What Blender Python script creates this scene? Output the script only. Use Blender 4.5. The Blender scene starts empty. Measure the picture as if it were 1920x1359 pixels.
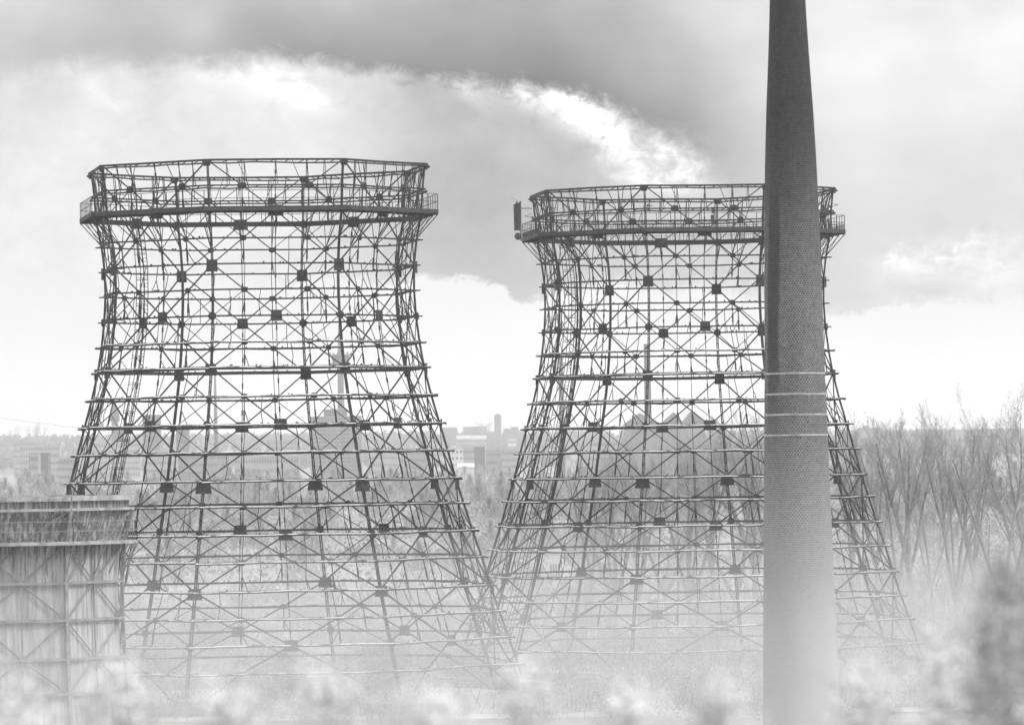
import bpy, math, random
import numpy as np
from mathutils import Vector, Matrix

SC = bpy.context.scene
COL = SC.collection
PI = math.pi

# ------------------------------------------------------------------ camera
F_PX = 10200.0
PITCH = 0.01819
ROLL = 0.0150
CAM_Z = 18.5
cam_data = bpy.data.cameras.new("camera")
cam = bpy.data.objects.new("camera", cam_data)
COL.objects.link(cam)
SC.camera = cam
cam_data.sensor_width = 36.0
cam_data.lens = F_PX / 1920 * 36.0
cam_data.clip_start = 1.0
cam_data.clip_end = 40000.0
CAM_R = (Matrix.Rotation(PI / 2 + PITCH, 3, 'X') @ Matrix.Rotation(-ROLL, 3, 'Z'))
cam.matrix_world = Matrix.Translation((0, 0, CAM_Z)) @ CAM_R.to_4x4()
cam_data.dof.use_dof = True
cam_data.dof.focus_distance = 400.0
cam_data.dof.aperture_fstop = 2.8

def at(px, py, d):
    """world point seen at photo pixel (px, py) at depth y = d"""
    v = CAM_R @ Vector(((px - 960) / F_PX, (679.5 - py) / F_PX, -1.0))
    return Vector((0, 0, CAM_Z)) + v * (d / v.y)

# ------------------------------------------------------------------ render settings
SC.view_settings.view_transform = 'Standard'
SC.view_settings.look = 'None'
SC.view_settings.exposure = 0.0
SC.view_settings.gamma = 1.0
SC.cycles.use_denoising = True
SC.cycles.volume_bounces = 1
SC.cycles.max_bounces = 5
SC.cycles.diffuse_bounces = 2
SC.cycles.transparent_max_bounces = 8

# ------------------------------------------------------------------ sky (world): broken overcast
SUN_EL, SUN_AZ = math.radians(38), math.radians(115)     # azimuth clockwise from +Y (view direction)
W = bpy.data.worlds.new("World")
SC.world = W
W.use_nodes = True
nt = W.node_tree
nt.nodes.clear()

def N(tree, t, **kw):
    n = tree.nodes.new(t)
    for k, v in kw.items():
        setattr(n, k, v)
    return n

class NG:
    """small helper to write node maths as expressions"""
    def __init__(s, tree):
        s.t = tree
    def put(s, sock, v):
        if isinstance(v, (int, float)):
            sock.default_value = v
        elif isinstance(v, (tuple, list)):
            sock.default_value = v
        else:
            s.t.links.new(v, sock)
    def m(s, op, a, b=0.0, c=None, clamp=False):
        n = N(s.t, 'ShaderNodeMath', operation=op, use_clamp=clamp)
        s.put(n.inputs[0], a)
        s.put(n.inputs[1], b)
        if c is not None:
            s.put(n.inputs[2], c)
        return n.outputs[0]
    def add(s, a, b): return s.m('ADD', a, b)
    def sub(s, a, b): return s.m('SUBTRACT', a, b)
    def mul(s, a, b): return s.m('MULTIPLY', a, b)
    def div(s, a, b): return s.m('DIVIDE', a, b)
    def mix(s, f, a, b):                      # a + f (b - a)
        return s.add(a, s.mul(f, s.sub(b, a)))
    def step(s, v, lo, hi, a=0.0, b=1.0, kind='SMOOTHSTEP'):
        n = N(s.t, 'ShaderNodeMapRange', interpolation_type=kind)
        s.put(n.inputs[0], v)
        for i, x in enumerate((lo, hi, a, b)):
            s.put(n.inputs[i + 1], x)
        return n.outputs[0]
    def curve(s, v, x0, x1, pts):
        """float curve through pts [(x, y)], y scaled to its own 0..1 range"""
        ys = [p[1] for p in pts]
        y0, y1 = min(ys), max(ys)
        if y1 - y0 < 1e-6: y1 = y0 + 1
        t = s.m('DIVIDE', s.sub(v, x0), x1 - x0, clamp=True)
        n = N(s.t, 'ShaderNodeFloatCurve')
        cm = n.mapping
        c = cm.curves[0]
        P = [((x - x0) / (x1 - x0), (y - y0) / (y1 - y0)) for x, y in pts]
        c.points[0].location = P[0]
        c.points[1].location = P[-1]
        for p in P[1:-1]:
            c.points.new(*p)
        cm.update()
        s.put(n.inputs['Value'], t)
        return s.add(s.mul(n.outputs[0], y1 - y0), y0)
    def blob(s, u, v, cu, cv, ru, rv, rot=0.0):
        du, dv = s.sub(u, cu), s.sub(v, cv)
        if rot:
            c, q = math.cos(rot), math.sin(rot)
            du, dv = s.add(s.mul(du, c), s.mul(dv, q)), s.sub(s.mul(dv, c), s.mul(du, q))
        a, b = s.div(du, ru), s.div(dv, rv)
        return s.m('EXPONENT', s.mul(s.add(s.mul(a, a), s.mul(b, b)), -1.0))
    def noise(s, vec, scale, detail=4.0, rough=0.55, dist=0.0):
        n = N(s.t, 'ShaderNodeTexNoise')
        s.put(n.inputs['Vector'], vec)
        n.inputs['Scale'].default_value = scale
        n.inputs['Detail'].default_value = detail
        n.inputs['Roughness'].default_value = rough
        n.inputs['Distortion'].default_value = dist
        return n.outputs[0]
    def vec(s, x, y, z=0.0):
        n = N(s.t, 'ShaderNodeCombineXYZ')
        s.put(n.inputs[0], x); s.put(n.inputs[1], y); s.put(n.inputs[2], z)
        return n.outputs[0]

g = NG(nt)
tc = N(nt, 'ShaderNodeTexCoord')
sep = N(nt, 'ShaderNodeSeparateXYZ')
nt.links.new(tc.outputs['Generated'], sep.inputs[0])
X, Y, Z = sep.outputs
yy = g.m('MAXIMUM', Y, 0.05)
# bearing and elevation of the cloud cover, in thousandths of a radian x 10.2 (the towers' scale)
U = g.add(g.mul(g.div(X, yy), F_PX), 960.0)
V = g.sub(865.0, g.mul(g.div(Z, yy), F_PX))
V = g.sub(V, g.mul(g.sub(U, 960.0), ROLL))
uv = g.vec(g.div(U, 1000), g.div(V, 1000))
n1 = g.sub(g.noise(uv, 2.2, 3), 0.5)
n2 = g.sub(g.noise(g.vec(g.div(V, 1000), g.div(U, 1000), 3.3), 9.0, 6, 0.6), 0.5)
n3 = g.sub(g.noise(g.vec(g.div(U, 1000), g.div(V, 700), 7.7), 22.0, 6, 0.62, 0.6), 0.5)
n0 = g.sub(g.noise(g.vec(g.div(U, 1500), g.div(V, 700), 1.7), 3.0, 3, 0.5), 0.5)
# upper dark bank and its lower edge
e1 = g.curve(U, -200, 2100, [(-200, 130), (100, 130), (400, 118), (560, 112), (700, 132), (900, 150), (1040, 165),
                             (1130, 190), (1230, 232), (1300, 262), (1360, 318), (1480, 400), (2100, 430)])
top = g.curve(U, -200, 2100, [(-200, 218), (50, 216), (300, 204), (600, 190), (900, 186), (1150, 190), (1350, 214), (1500, 228), (1700, 232), (2100, 236)])
low = g.curve(U, -200, 2100, [(-200, 215), (50, 208), (300, 190), (600, 158), (850, 142), (1050, 136), (1250, 146), (1400, 172), (1560, 194), (1750, 206), (2100, 216)])
edge_soft = g.curve(U, -200, 2100, [(-200, 34), (700, 24), (1100, 20), (1250, 30), (1350, 70), (1500, 170), (2100, 200)])
ve = g.add(V, g.add(g.mul(n2, 80), g.mul(n3, 60)))
tdown = g.m('DIVIDE', g.sub(V, -40.0), g.sub(e1, -40.0), clamp=True)
bank = g.mix(g.m('POWER', tdown, 1.7), top, low)
bank = g.add(bank, g.add(g.add(g.mul(n1, 44), g.mul(n2, 10)), g.mul(n0, 60)))
bank = g.add(bank, g.mul(g.blob(U, V, 385, 50, 60, 50), 14))
# middle layer
mid = g.curve(U, -200, 2100, [(-200, 222), (150, 222), (300, 224), (500, 226), (640, 217), (760, 196), (900, 184), (1100, 187), (1350, 192), (1560, 198), (1750, 206), (2100, 208)])
mid = g.sub(mid, g.mul(g.step(V, 250, 530), g.curve(U, -200, 2100, [(-200, -4), (300, 2), (700, 14), (860, 26), (1000, 22), (1200, 10), (1600, 8), (2100, 2)])))
mid = g.add(mid, g.add(g.add(g.mul(n1, 34), g.mul(n0, 30)), g.add(g.mul(n2, 34), g.mul(n3, 16))))
blobs = [(565, 178, 70, 26, 0.35, 28), (450, 150, 50, 18, 0.0, 12), (230, 200, 60, 14, 0.6, 6), (880, 172, 50, 14, 0.7, 20), (1040, 195, 130, 30, 0.25, 42),
         (1110, 215, 60, 40, 0.5, 34), (1150, 265, 60, 40, 0.6, 44), (1225, 300, 70, 42, 0.3, 36), (1290, 315, 50, 50, 0, 34),
         (1240, 345, 80, 25, 0, 26), (1680, 310, 130, 60, 0.3, 7), (1790, 480, 120, 30, -0.3, 24), (1870, 510, 100, 55, 0, 22), (1700, 500, 50, 20, 0, 22), (1740, 540, 60, 14, 0, -16)]
glow = None
for b in blobs:
    q = g.mul(g.blob(g.add(U, g.add(g.mul(n2, 120), g.mul(n3, 60))), g.add(V, g.add(g.mul(n2, 70), g.mul(n3, 70))), *b[:5]), b[5])
    glow = q if glow is None else g.add(glow, q)
glow = g.mul(glow, g.m('MAXIMUM', g.add(1.05, g.add(g.mul(n3, 4.2), g.mul(n2, 1.4))), 0.0))
mid = g.add(mid, glow)
s1 = g.step(g.div(g.sub(ve, e1), edge_soft), -1.0, 1.0)
sky = g.mix(s1, bank, mid)
# bright clear band under the cloud deck
e2 = g.curve(U, -200, 2100, [(-200, 505), (100, 520), (400, 520), (700, 522), (880, 522), (950, 540), (1000, 566), (1060, 552), (1250, 530), (1420, 560), (1570, 588), (1640, 572), (1780, 566), (2100, 560)])
soft2 = g.curve(U, -200, 2100, [(-200, 60), (300, 45), (650, 14), (1000, 9), (1300, 26), (1600, 10), (2100, 22)])
ve2 = g.add(V, g.add(g.mul(n2, 50), g.mul(n3, 56)))
s2 = g.step(g.div(g.sub(ve2, e2), soft2), -1.0, 1.0)
bright = g.add(227.0, g.add(g.mul(n1, 16), g.add(g.mul(n0, 14), g.mul(n2, 8))))
bright = g.sub(bright, g.mul(g.blob(U, V, 60, 690, 260, 120), 8))
sky = g.mix(s2, sky, bright)
# grey value -> radiance, then add contrast that the air takes away again
lin = g.m('POWER', g.div(sky, 255.0), 2.2)
lin = g.m('MAXIMUM', g.add(g.mul(g.sub(lin, 0.80), g.step(V, 0, 800, 1.4, 1.0)), 0.80), 0.02)
# the rest of the dome: brighter towards the zenith, as a thin overcast is
skyt = N(nt, 'ShaderNodeTexSky', sky_type='NISHITA', sun_disc=False, sun_elevation=SUN_EL, sun_rotation=SUN_AZ)
bw = N(nt, 'ShaderNodeRGBToBW')
nt.links.new(skyt.outputs[0], bw.inputs[0])
elev = g.m('MAXIMUM', Z, 0.0)
dome = g.add(g.mul(bw.outputs[0], 0.08), g.add(0.95, g.mul(elev, 1.5)))
dome = g.mul(dome, g.add(1.0, g.mul(g.sub(g.noise(tc.outputs['Generated'], 3.0, 5), 0.5), 0.5)))
f_view = g.mul(g.step(Y, 0.90, 0.97), g.step(Z, 0.30, 0.12))
total = g.mix(f_view, dome, lin)
bg = N(nt, 'ShaderNodeBackground')
cmb = N(nt, 'ShaderNodeCombineColor')
for i in range(3):
    nt.links.new(total, cmb.inputs[i])
nt.links.new(cmb.outputs[0], bg.inputs['Color'])
bg.inputs['Strength'].default_value = 1.0
wo = N(nt, 'ShaderNodeOutputWorld')
nt.links.new(bg.outputs[0], wo.inputs['Surface'])

# ------------------------------------------------------------------ sun (soft, through cloud)
sd = bpy.data.lights.new("sun", 'SUN')
sd.energy = 2.2
sd.angle = math.radians(12)
sd.color = (1.0, 1.0, 1.0)
sun = bpy.data.objects.new("sun", sd)
COL.objects.link(sun)
sv = Vector((math.sin(SUN_AZ) * math.cos(SUN_EL), math.cos(SUN_AZ) * math.cos(SUN_EL), math.sin(SUN_EL)))
sun.rotation_euler = sv.to_track_quat('Z', 'Y').to_euler()
sun.location = (0, 0, 300)

# ------------------------------------------------------------------ materials (all greys: the photograph is black and white)
def grey(v): return (v, v, v, 1.0)

def mat(name, lo, hi=None, scale=1.0, rough=0.85, metal=0.0, stretch=(1, 1, 1), detail=5, bump=0.0, contrast=(0.35, 0.65)):
    m = bpy.data.materials.new(name)
    m.use_nodes = True
    t = m.node_tree
    b = t.nodes['Principled BSDF']
    b.inputs['Roughness'].default_value = rough
    b.inputs['Metallic'].default_value = metal
    b.inputs['Specular IOR Level'].default_value = 0.25
    hi = lo if hi is None else hi
    tcn = N(t, 'ShaderNodeTexCoord')
    mp = N(t, 'ShaderNodeMapping')
    mp.inputs['Scale'].default_value = stretch
    t.links.new(tcn.outputs['Object'], mp.inputs[0])
    no = N(t, 'ShaderNodeTexNoise')
    no.inputs['Scale'].default_value = scale
    no.inputs['Detail'].default_value = detail
    no.inputs['Roughness'].default_value = 0.62
    t.links.new(mp.outputs[0], no.inputs['Vector'])
    r = N(t, 'ShaderNodeValToRGB')
    r.color_ramp.elements[0].position = contrast[0]
    r.color_ramp.elements[1].position = contrast[1]
    r.color_ramp.elements[0].color = grey(lo)
    r.color_ramp.elements[1].color = grey(hi)
    t.links.new(no.outputs[0], r.inputs[0])
    t.links.new(r.outputs[0], b.inputs['Base Color'])
    if bump:
        bp = N(t, 'ShaderNodeBump')
        bp.inputs['Strength'].default_value = bump
        t.links.new(no.outputs[0], bp.inputs['Height'])
        t.links.new(bp.outputs[0], b.inputs['Normal'])
    return m

M = {}
M['steel'] = mat('weathered_steel', 0.012, 0.085, 1.6, 0.8, bump=0.2, contrast=(0.44, 0.78))
M['plate'] = mat('plate_steel', 0.015, 0.035, 2.5, 0.75)
M['thin'] = mat('thin_steel', 0.010, 0.024, 2.0, 0.8)
M['fascia'] = mat('gallery_steel', 0.022, 0.045, 1.5, 0.8)
M['concrete'] = mat('concrete', 0.22, 0.34, 0.4, 0.9, bump=0.2)
M['far_concrete'] = mat('far_concrete', 0.12, 0.18, 0.15, 0.9)
M['far_brick'] = mat('far_brick', 0.06, 0.10, 0.2, 0.9)
M['far_dark'] = mat('far_dark', 0.03, 0.06, 0.2, 0.9)
M['far_white'] = mat('far_white', 0.34, 0.46, 0.1, 0.8)
M['far_light'] = mat('far_light_wall', 0.17, 0.25, 0.1, 0.8)
M['window'] = mat('window_glass', 0.03, 0.07, 0.3, 0.2)
M['roof'] = mat('roof', 0.10, 0.18, 0.3, 0.9)
M['roof_light'] = mat('roof_light', 0.2, 0.3, 0.15, 0.8)
M['bark'] = mat('bark', 0.09, 0.19, 3.0, 0.95, bump=0.4)
M['twig'] = mat('twig', 0.16, 0.30, 0.6, 0.95)
M['bush'] = mat('thicket', 0.04, 0.42, 0.32, 0.95, detail=8, contrast=(0.34, 0.70))
M['wood'] = mat('valley_wood', 0.16, 0.32, 0.02, 0.95, detail=8)
M['wood_far'] = mat('far_wood', 0.04, 0.10, 0.02, 0.95, detail=8)
M['leaf'] = mat('pale_foliage', 0.14, 0.42, 1.1, 0.9, detail=6)
M['twigpale'] = mat('pale_bark', 0.22, 0.4, 3.0, 0.9)
M['cladsteel'] = mat('clad_frame_steel', 0.13, 0.22, 1.5, 0.8)
M['leafpale'] = mat('dry_foliage', 0.35, 0.75, 3.0, 0.9, detail=4)
M['leafdark'] = mat('dull_foliage', 0.16, 0.34, 3.0, 0.9, detail=4)
M['evergreen'] = mat('evergreen', 0.05, 0.14, 0.9, 0.9, detail=6)
M['grass'] = mat('grass', 0.10, 0.26, 0.05, 0.95, detail=10)
M['band'] = mat('band_steel', 0.24, 0.36, 3.0, 0.6)
M['antenna'] = mat('antenna_plastic', 0.03, 0.06, 3.0, 0.7)
M['clad'] = mat('board_cladding', 0.20, 0.38, 1.0, 0.9, stretch=(3.4, 3.4, 0.28), detail=7, contrast=(0.34, 0.62), bump=0.3)
def clad_streaks():
    # soot and rust runs: dense on the flared top, thinning out down the walls
    m = M['clad']; t = m.node_tree; b = t.nodes['Principled BSDF']; q = NG(t)
    tcn = N(t, 'ShaderNodeTexCoord'); mp = N(t, 'ShaderNodeMapping'); mp.inputs['Scale'].default_value = (5.5, 5.5, 0.16)
    t.links.new(tcn.outputs['Object'], mp.inputs[0])
    sp = N(t, 'ShaderNodeSeparateXYZ'); t.links.new(tcn.outputs['Object'], sp.inputs[0])
    nz = q.noise(mp.outputs[0], 1.0, 6, 0.7)
    thr = q.step(sp.outputs[2], 9.0, 15.5, 0.66, 0.46)
    f = q.mul(q.step(q.sub(nz, thr), -0.03, 0.05), 0.75)
    mx = N(t, 'ShaderNodeMix', data_type='RGBA')
    base = b.inputs['Base Color'].links[0].from_socket
    t.links.new(f, mx.inputs[0]); t.links.new(base, mx.inputs[6]); mx.inputs[7].default_value = grey(0.06)
    t.links.new(mx.outputs[2], b.inputs['Base Color'])
clad_streaks()
M['cladtrim'] = mat('clad_trim', 0.16, 0.34, 1.5, 0.85)

def sky_lit_top(name, lo, hi):
    """steel pipe whose upper side is painted pale, as if lit by the sky"""
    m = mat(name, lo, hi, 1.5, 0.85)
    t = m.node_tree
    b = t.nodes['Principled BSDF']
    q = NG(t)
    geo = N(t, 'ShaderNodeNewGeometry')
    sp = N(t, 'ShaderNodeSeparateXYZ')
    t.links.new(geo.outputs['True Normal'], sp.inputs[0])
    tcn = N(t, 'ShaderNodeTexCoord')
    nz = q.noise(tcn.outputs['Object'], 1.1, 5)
    f = q.mul(q.step(sp.outputs[2], 0.35, 0.75), q.step(nz, 0.36, 0.52))  # upward faces paler: skylight painted into the colour, broken up by noise
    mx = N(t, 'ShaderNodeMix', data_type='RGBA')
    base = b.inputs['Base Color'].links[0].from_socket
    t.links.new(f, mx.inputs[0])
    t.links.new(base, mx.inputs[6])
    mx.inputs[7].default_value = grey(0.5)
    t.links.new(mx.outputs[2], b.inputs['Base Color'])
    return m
M['ring'] = sky_lit_top('ring_steel', 0.016, 0.04)

def brick_material():
    m = bpy.data.materials.new('chimney_brick')
    m.use_nodes = True
    t = m.node_tree
    b = t.nodes['Principled BSDF']
    b.inputs['Roughness'].default_value = 0.92
    b.inputs['Specular IOR Level'].default_value = 0.15
    q = NG(t)
    uvn = N(t, 'ShaderNodeUVMap', uv_map='UVMap')
    br = N(t, 'ShaderNodeTexBrick')
    # courses are not dead level: let them wander a centimetre or two
    s0 = N(t, 'ShaderNodeSeparateXYZ'); t.links.new(uvn.outputs[0], s0.inputs[0])
    tc0 = N(t, 'ShaderNodeTexCoord')
    wv = q.sub(q.noise(tc0.outputs['Object'], 1.3, 3), 0.5)
    wu = q.sub(q.noise(tc0.outputs['Object'], 9.0, 2), 0.5)
    t.links.new(q.vec(q.add(s0.outputs[0], q.mul(wu, 0.05)), q.add(s0.outputs[1], q.mul(wv, 0.12))), br.inputs['Vector'])
    br.inputs['Scale'].default_value = 1.0
    br.inputs['Brick Width'].default_value = 0.1257
    br.inputs['Row Height'].default_value = 0.088
    br.inputs['Mortar Size'].default_value = 0.016
    br.inputs['Mortar Smooth'].default_value = 0.25
    br.inputs['Bias'].default_value = -0.1
    br.inputs['Color1'].default_value = grey(0.032)
    br.inputs['Color2'].default_value = grey(0.075)
    br.inputs['Mortar'].default_value = grey(0.21)
    su = N(t, 'ShaderNodeSeparateXYZ')
    t.links.new(uvn.outputs[0], su.inputs[0])
    bwn = N(t, 'ShaderNodeRGBToBW')
    t.links.new(br.outputs['Color'], bwn.inputs[0])
    tcn = N(t, 'ShaderNodeTexCoord')
    mp = N(t, 'ShaderNodeMapping')
    mp.inputs['Scale'].default_value = (1, 1, 0.25)
    t.links.new(tcn.outputs['Object'], mp.inputs[0])
    nz = q.noise(mp.outputs[0], 0.9, 6, 0.65)
    nf = q.noise(tcn.outputs['Object'], 5.0, 4, 0.6)
    z = su.outputs[1]
    # soot from the mouth downwards, ragged
    soot = q.step(q.add(z, q.mul(q.sub(nz, 0.5), 9.0)), 24.0, 33.0, 0.0, 0.86)
    # a tarry streak down the left flank
    du = q.m('ABSOLUTE', q.sub(q.add(su.outputs[0], q.mul(q.sub(nz, 0.5), 0.35)), q.curve(z, 15, 34, [(15, 2.98), (20, 2.94), (25, 3.0), (30, 3.16), (34, 3.35)])))
    streak = q.mul(q.mul(q.step(du, 0.5, 0.26), q.step(z, 17.5, 24.0)), 0.75)
    dark = q.m('MAXIMUM', soot, streak)
    col = q.mix(dark, bwn.outputs[0], 0.022)
    col = q.mul(col, q.add(0.5, q.mul(nz, 0.8)))
    col = q.mul(col, q.add(0.45, q.mul(nf, 1.1)))
    # haze and white edge fade painted into the brick colour, paler lower down
    haze_fade = q.step(q.add(z, q.mul(q.sub(nz, 0.5), 5.0)), 21.0, 9.0, 0.0, 0.85)
    col = q.mix(haze_fade, col, 0.38)
    cc = N(t, 'ShaderNodeCombineColor')
    for i in range(3):
        t.links.new(col, cc.inputs[i])
    t.links.new(cc.outputs[0], b.inputs['Base Color'])
    bp = N(t, 'ShaderNodeBump')
    bp.inputs['Strength'].default_value = 0.35
    bp.inputs['Distance'].default_value = 0.01
    t.links.new(br.outputs['Fac'], bp.inputs['Height'])
    bp.invert = True
    t.links.new(bp.outputs[0], b.inputs['Normal'])
    return m
M['brick'] = brick_material()

# ------------------------------------------------------------------ mesh helpers
class MB:
    def __init__(s):
        s.v = []; s.f = []
    def prism(s, base, top, cap=True):
        n = len(base); o = len(s.v)
        s.v += [tuple(p) for p in base] + [tuple(p) for p in top]
        for i in range(n):
            j = (i + 1) % n
            s.f.append((o + i, o + j, o + n + j, o + n + i))
        if cap:
            s.f.append(tuple(o + i for i in reversed(range(n))))
            s.f.append(tuple(o + n + i for i in range(n)))
    def bar(s, a, b, w, h, up=(0, 0, 1)):
        a, b = Vector(a), Vector(b)
        d = (b - a).normalized()
        u = Vector(up)
        sd_ = d.cross(u)
        if sd_.length < 1e-4:
            sd_ = d.cross(Vector((1, 0, 0)))
        sd_.normalize()
        u = sd_.cross(d)
        c = [sd_ * (x * w / 2) + u * (y * h / 2) for x, y in ((-1, -1), (1, -1), (1, 1), (-1, 1))]
        s.prism([a + q for q in c], [b + q for q in c])
    def tube(s, a, b, r1, r2=None, n=6, cap=True):
        r2 = r1 if r2 is None else r2
        a, b = Vector(a), Vector(b)
        d = (b - a).normalized()
        x = d.orthogonal().normalized(); y = d.cross(x)
        ring = [(math.cos(2 * PI * i / n), math.sin(2 * PI * i / n)) for i in range(n)]
        s.prism([a + x * (c * r1) + y * (q * r1) for c, q in ring], [b + x * (c * r2) + y * (q * r2) for c, q in ring], cap)
    def box(s, lo, hi):
        x0, y0, z0 = lo; x1, y1, z1 = hi
        s.prism([(x0, y0, z0), (x1, y0, z0), (x1, y1, z0), (x0, y1, z0)], [(x0, y0, z1), (x1, y0, z1), (x1, y1, z1), (x0, y1, z1)])
    def lathe(s, prof, n=32, c=(0, 0), closed=True):
        o = len(s.v)
        for r, z in prof:
            for i in range(n):
                a = 2 * PI * i / n
                s.v.append((c[0] + r * math.cos(a), c[1] + r * math.sin(a), z))
        for k in range(len(prof) - 1):
            for i in range(n):
                j = (i + 1) % n
                s.f.append((o + k * n + i, o + k * n + j, o + (k + 1) * n + j, o + (k + 1) * n + i))
        if closed:
            s.f.append(tuple(o + i for i in reversed(range(n))))
            s.f.append(tuple(o + (len(prof) - 1) * n + i for i in range(n)))
    def quad(s, a, b, c, d):
        o = len(s.v)
        s.v += [tuple(a), tuple(b), tuple(c), tuple(d)]
        s.f.append((o, o + 1, o + 2, o + 3))
    def build(s, name, m, parent=None, loc=None, smooth=False):
        me = bpy.data.meshes.new(name)
        me.from_pydata(s.v, [], s.f)
        me.materials.append(m)
        if smooth:
            me.polygons.foreach_set('use_smooth', [True] * len(me.polygons))
        o = bpy.data.objects.new(name, me)
        COL.objects.link(o)
        if parent: o.parent = parent
        if loc is not None: o.location = loc
        return o

def tris_object(name, verts, m, parent=None, loc=None, k=3):
    """verts: (n*k, 3) array, each k consecutive vertices one face"""
    n = len(verts) // k
    me = bpy.data.meshes.new(name)
    me.vertices.add(n * k)
    me.vertices.foreach_set('co', verts.astype(np.float32).ravel())
    me.loops.add(n * k)
    me.loops.foreach_set('vertex_index', np.arange(n * k, dtype=np.int32))
    me.polygons.add(n)
    me.polygons.foreach_set('loop_start', np.arange(0, n * k, k, dtype=np.int32))
    me.update(calc_edges=True)
    me.materials.append(m)
    o = bpy.data.objects.new(name, me)
    COL.objects.link(o)
    if parent: o.parent = parent
    if loc is not None: o.location = loc
    return o

def tag(o, label=None, cat=None, group=None, kind=None):
    if label: o['label'] = label
    if cat: o['category'] = cat
    if group: o['group'] = group
    if kind: o['kind'] = kind
    return o

def empty(name, loc, label, cat, group=None, rz=0.0):
    o = bpy.data.objects.new(name, None)
    o.empty_display_size = 1.0
    COL.objects.link(o)
    o.location = loc
    o.rotation_euler = (0, 0, rz)
    return tag(o, label, cat, group)

# ------------------------------------------------------------------ terrain
TY = [-400, 0, 300, 700, 1000, 1500, 2200, 3000, 4200, 5000, 5800, 6600, 8000]
TZ = [0, 0, 0, 0, 1.0, 4.0, 7.0, 9.0, 14.0, 24.0, 38.0, 46.0, 40.0]
rt = random.Random(4)
_ph = [(rt.uniform(0, 6), rt.uniform(0, 6), rt.uniform(0.5, 1.5)) for _ in range(6)]
def ground_z(x, y):
    z = float(np.interp(y, TY, TZ))
    a = min(1.0, max(0.0, (y - 700) / 3000))
    for i, (p, q, s_) in enumerate(_ph):
        z += a * s_ * 0.8 * math.sin(x / (160 + 90 * i) + p) * math.cos(y / (210 + 70 * i) + q)
    # the ridge stands slightly higher to the left
    z += max(0, min(1, (y - 4600) / 1500)) * (-x * 0.006)
    return z

def land_material():
    """rough grass near by; the far slope is dark leafless wood floor and gardens"""
    m = mat('land', 0.10, 0.26, 0.05, 0.95, detail=10)
    t = m.node_tree; b = t.nodes['Principled BSDF']; q = NG(t)
    tcn = N(t, 'ShaderNodeTexCoord'); sp = N(t, 'ShaderNodeSeparateXYZ'); t.links.new(tcn.outputs['Object'], sp.inputs[0])
    nz = q.noise(tcn.outputs['Object'], 0.004, 6, 0.65)
    f = q.step(q.add(sp.outputs[1], q.mul(q.sub(nz, 0.5), 1800)), 3900, 4500)
    mx = N(t, 'ShaderNodeMix', data_type='RGBA')
    base = b.inputs['Base Color'].links[0].from_socket
    t.links.new(f, mx.inputs[0]); t.links.new(base, mx.inputs[6]); mx.inputs[7].default_value = grey(0.085)
    t.links.new(mx.outputs[2], b.inputs['Base Color'])
    return m
M['land'] = land_material()

gm = MB()
ys = [-400, -100, 0, 150, 300, 400, 500, 600, 700, 850, 1000, 1200, 1500, 1800, 2200, 2600, 3000, 3400, 3800, 4200, 4600, 5000, 5300, 5600, 5800, 6000, 6300, 6600, 7200, 8000]
xs = [-2500 + 100 * i for i in range(51)]
for y in ys:
    for x in xs:
        gm.v.append((x, y, ground_z(x, y)))
nx = len(xs)
for j in range(len(ys) - 1):
    for i in range(nx - 1):
        gm.f.append((j * nx + i, j * nx + i + 1, (j + 1) * nx + i + 1, (j + 1) * nx + i))
ground = gm.build('ground', M['land'], smooth=True)
tag(ground, 'rough pale grassland rising to the built up ridge', 'ground', kind='structure')

# a pale yard and road between the towers
rd = MB()
def strip(mb, pts, w, dz):
    for (a, b) in zip(pts[:-1], pts[1:]):
        a, b = Vector(a), Vector(b)
        d = (b - a).normalized(); n = Vector((-d.y, d.x)) * w / 2
        q = [a + n, a - n, b - n, b + n]
        mb.quad(*[(p.x, p.y, ground_z(p.x, p.y) + dz) for p in (q[1], q[2], q[3], q[0])])
strip(rd, [(-90, 405), (0, 395), (90, 398)], 7.0, 0.06)
tag(rd.build('road', M['concrete']), 'pale service road crossing in front of the towers', 'road', kind='structure')

# ------------------------------------------------------------------ the two big lattice cooling towers
LZ = [(872 - y) / 24.0 + CAM_Z for y in (316, 362, 408, 457, 504, 551, 599, 647, 694, 746, 798, 849, 901, 947, 998, 1047, 1099, 1148, 1196, 1245, 1312)]
LR = [p / 24.0 for p in (325, 320, 317, 307, 301.5, 301, 304, 310, 318, 331, 346, 361, 375, 390, 406, 423, 438.5, 455, 472, 489, 510)]
NL = 20

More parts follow.
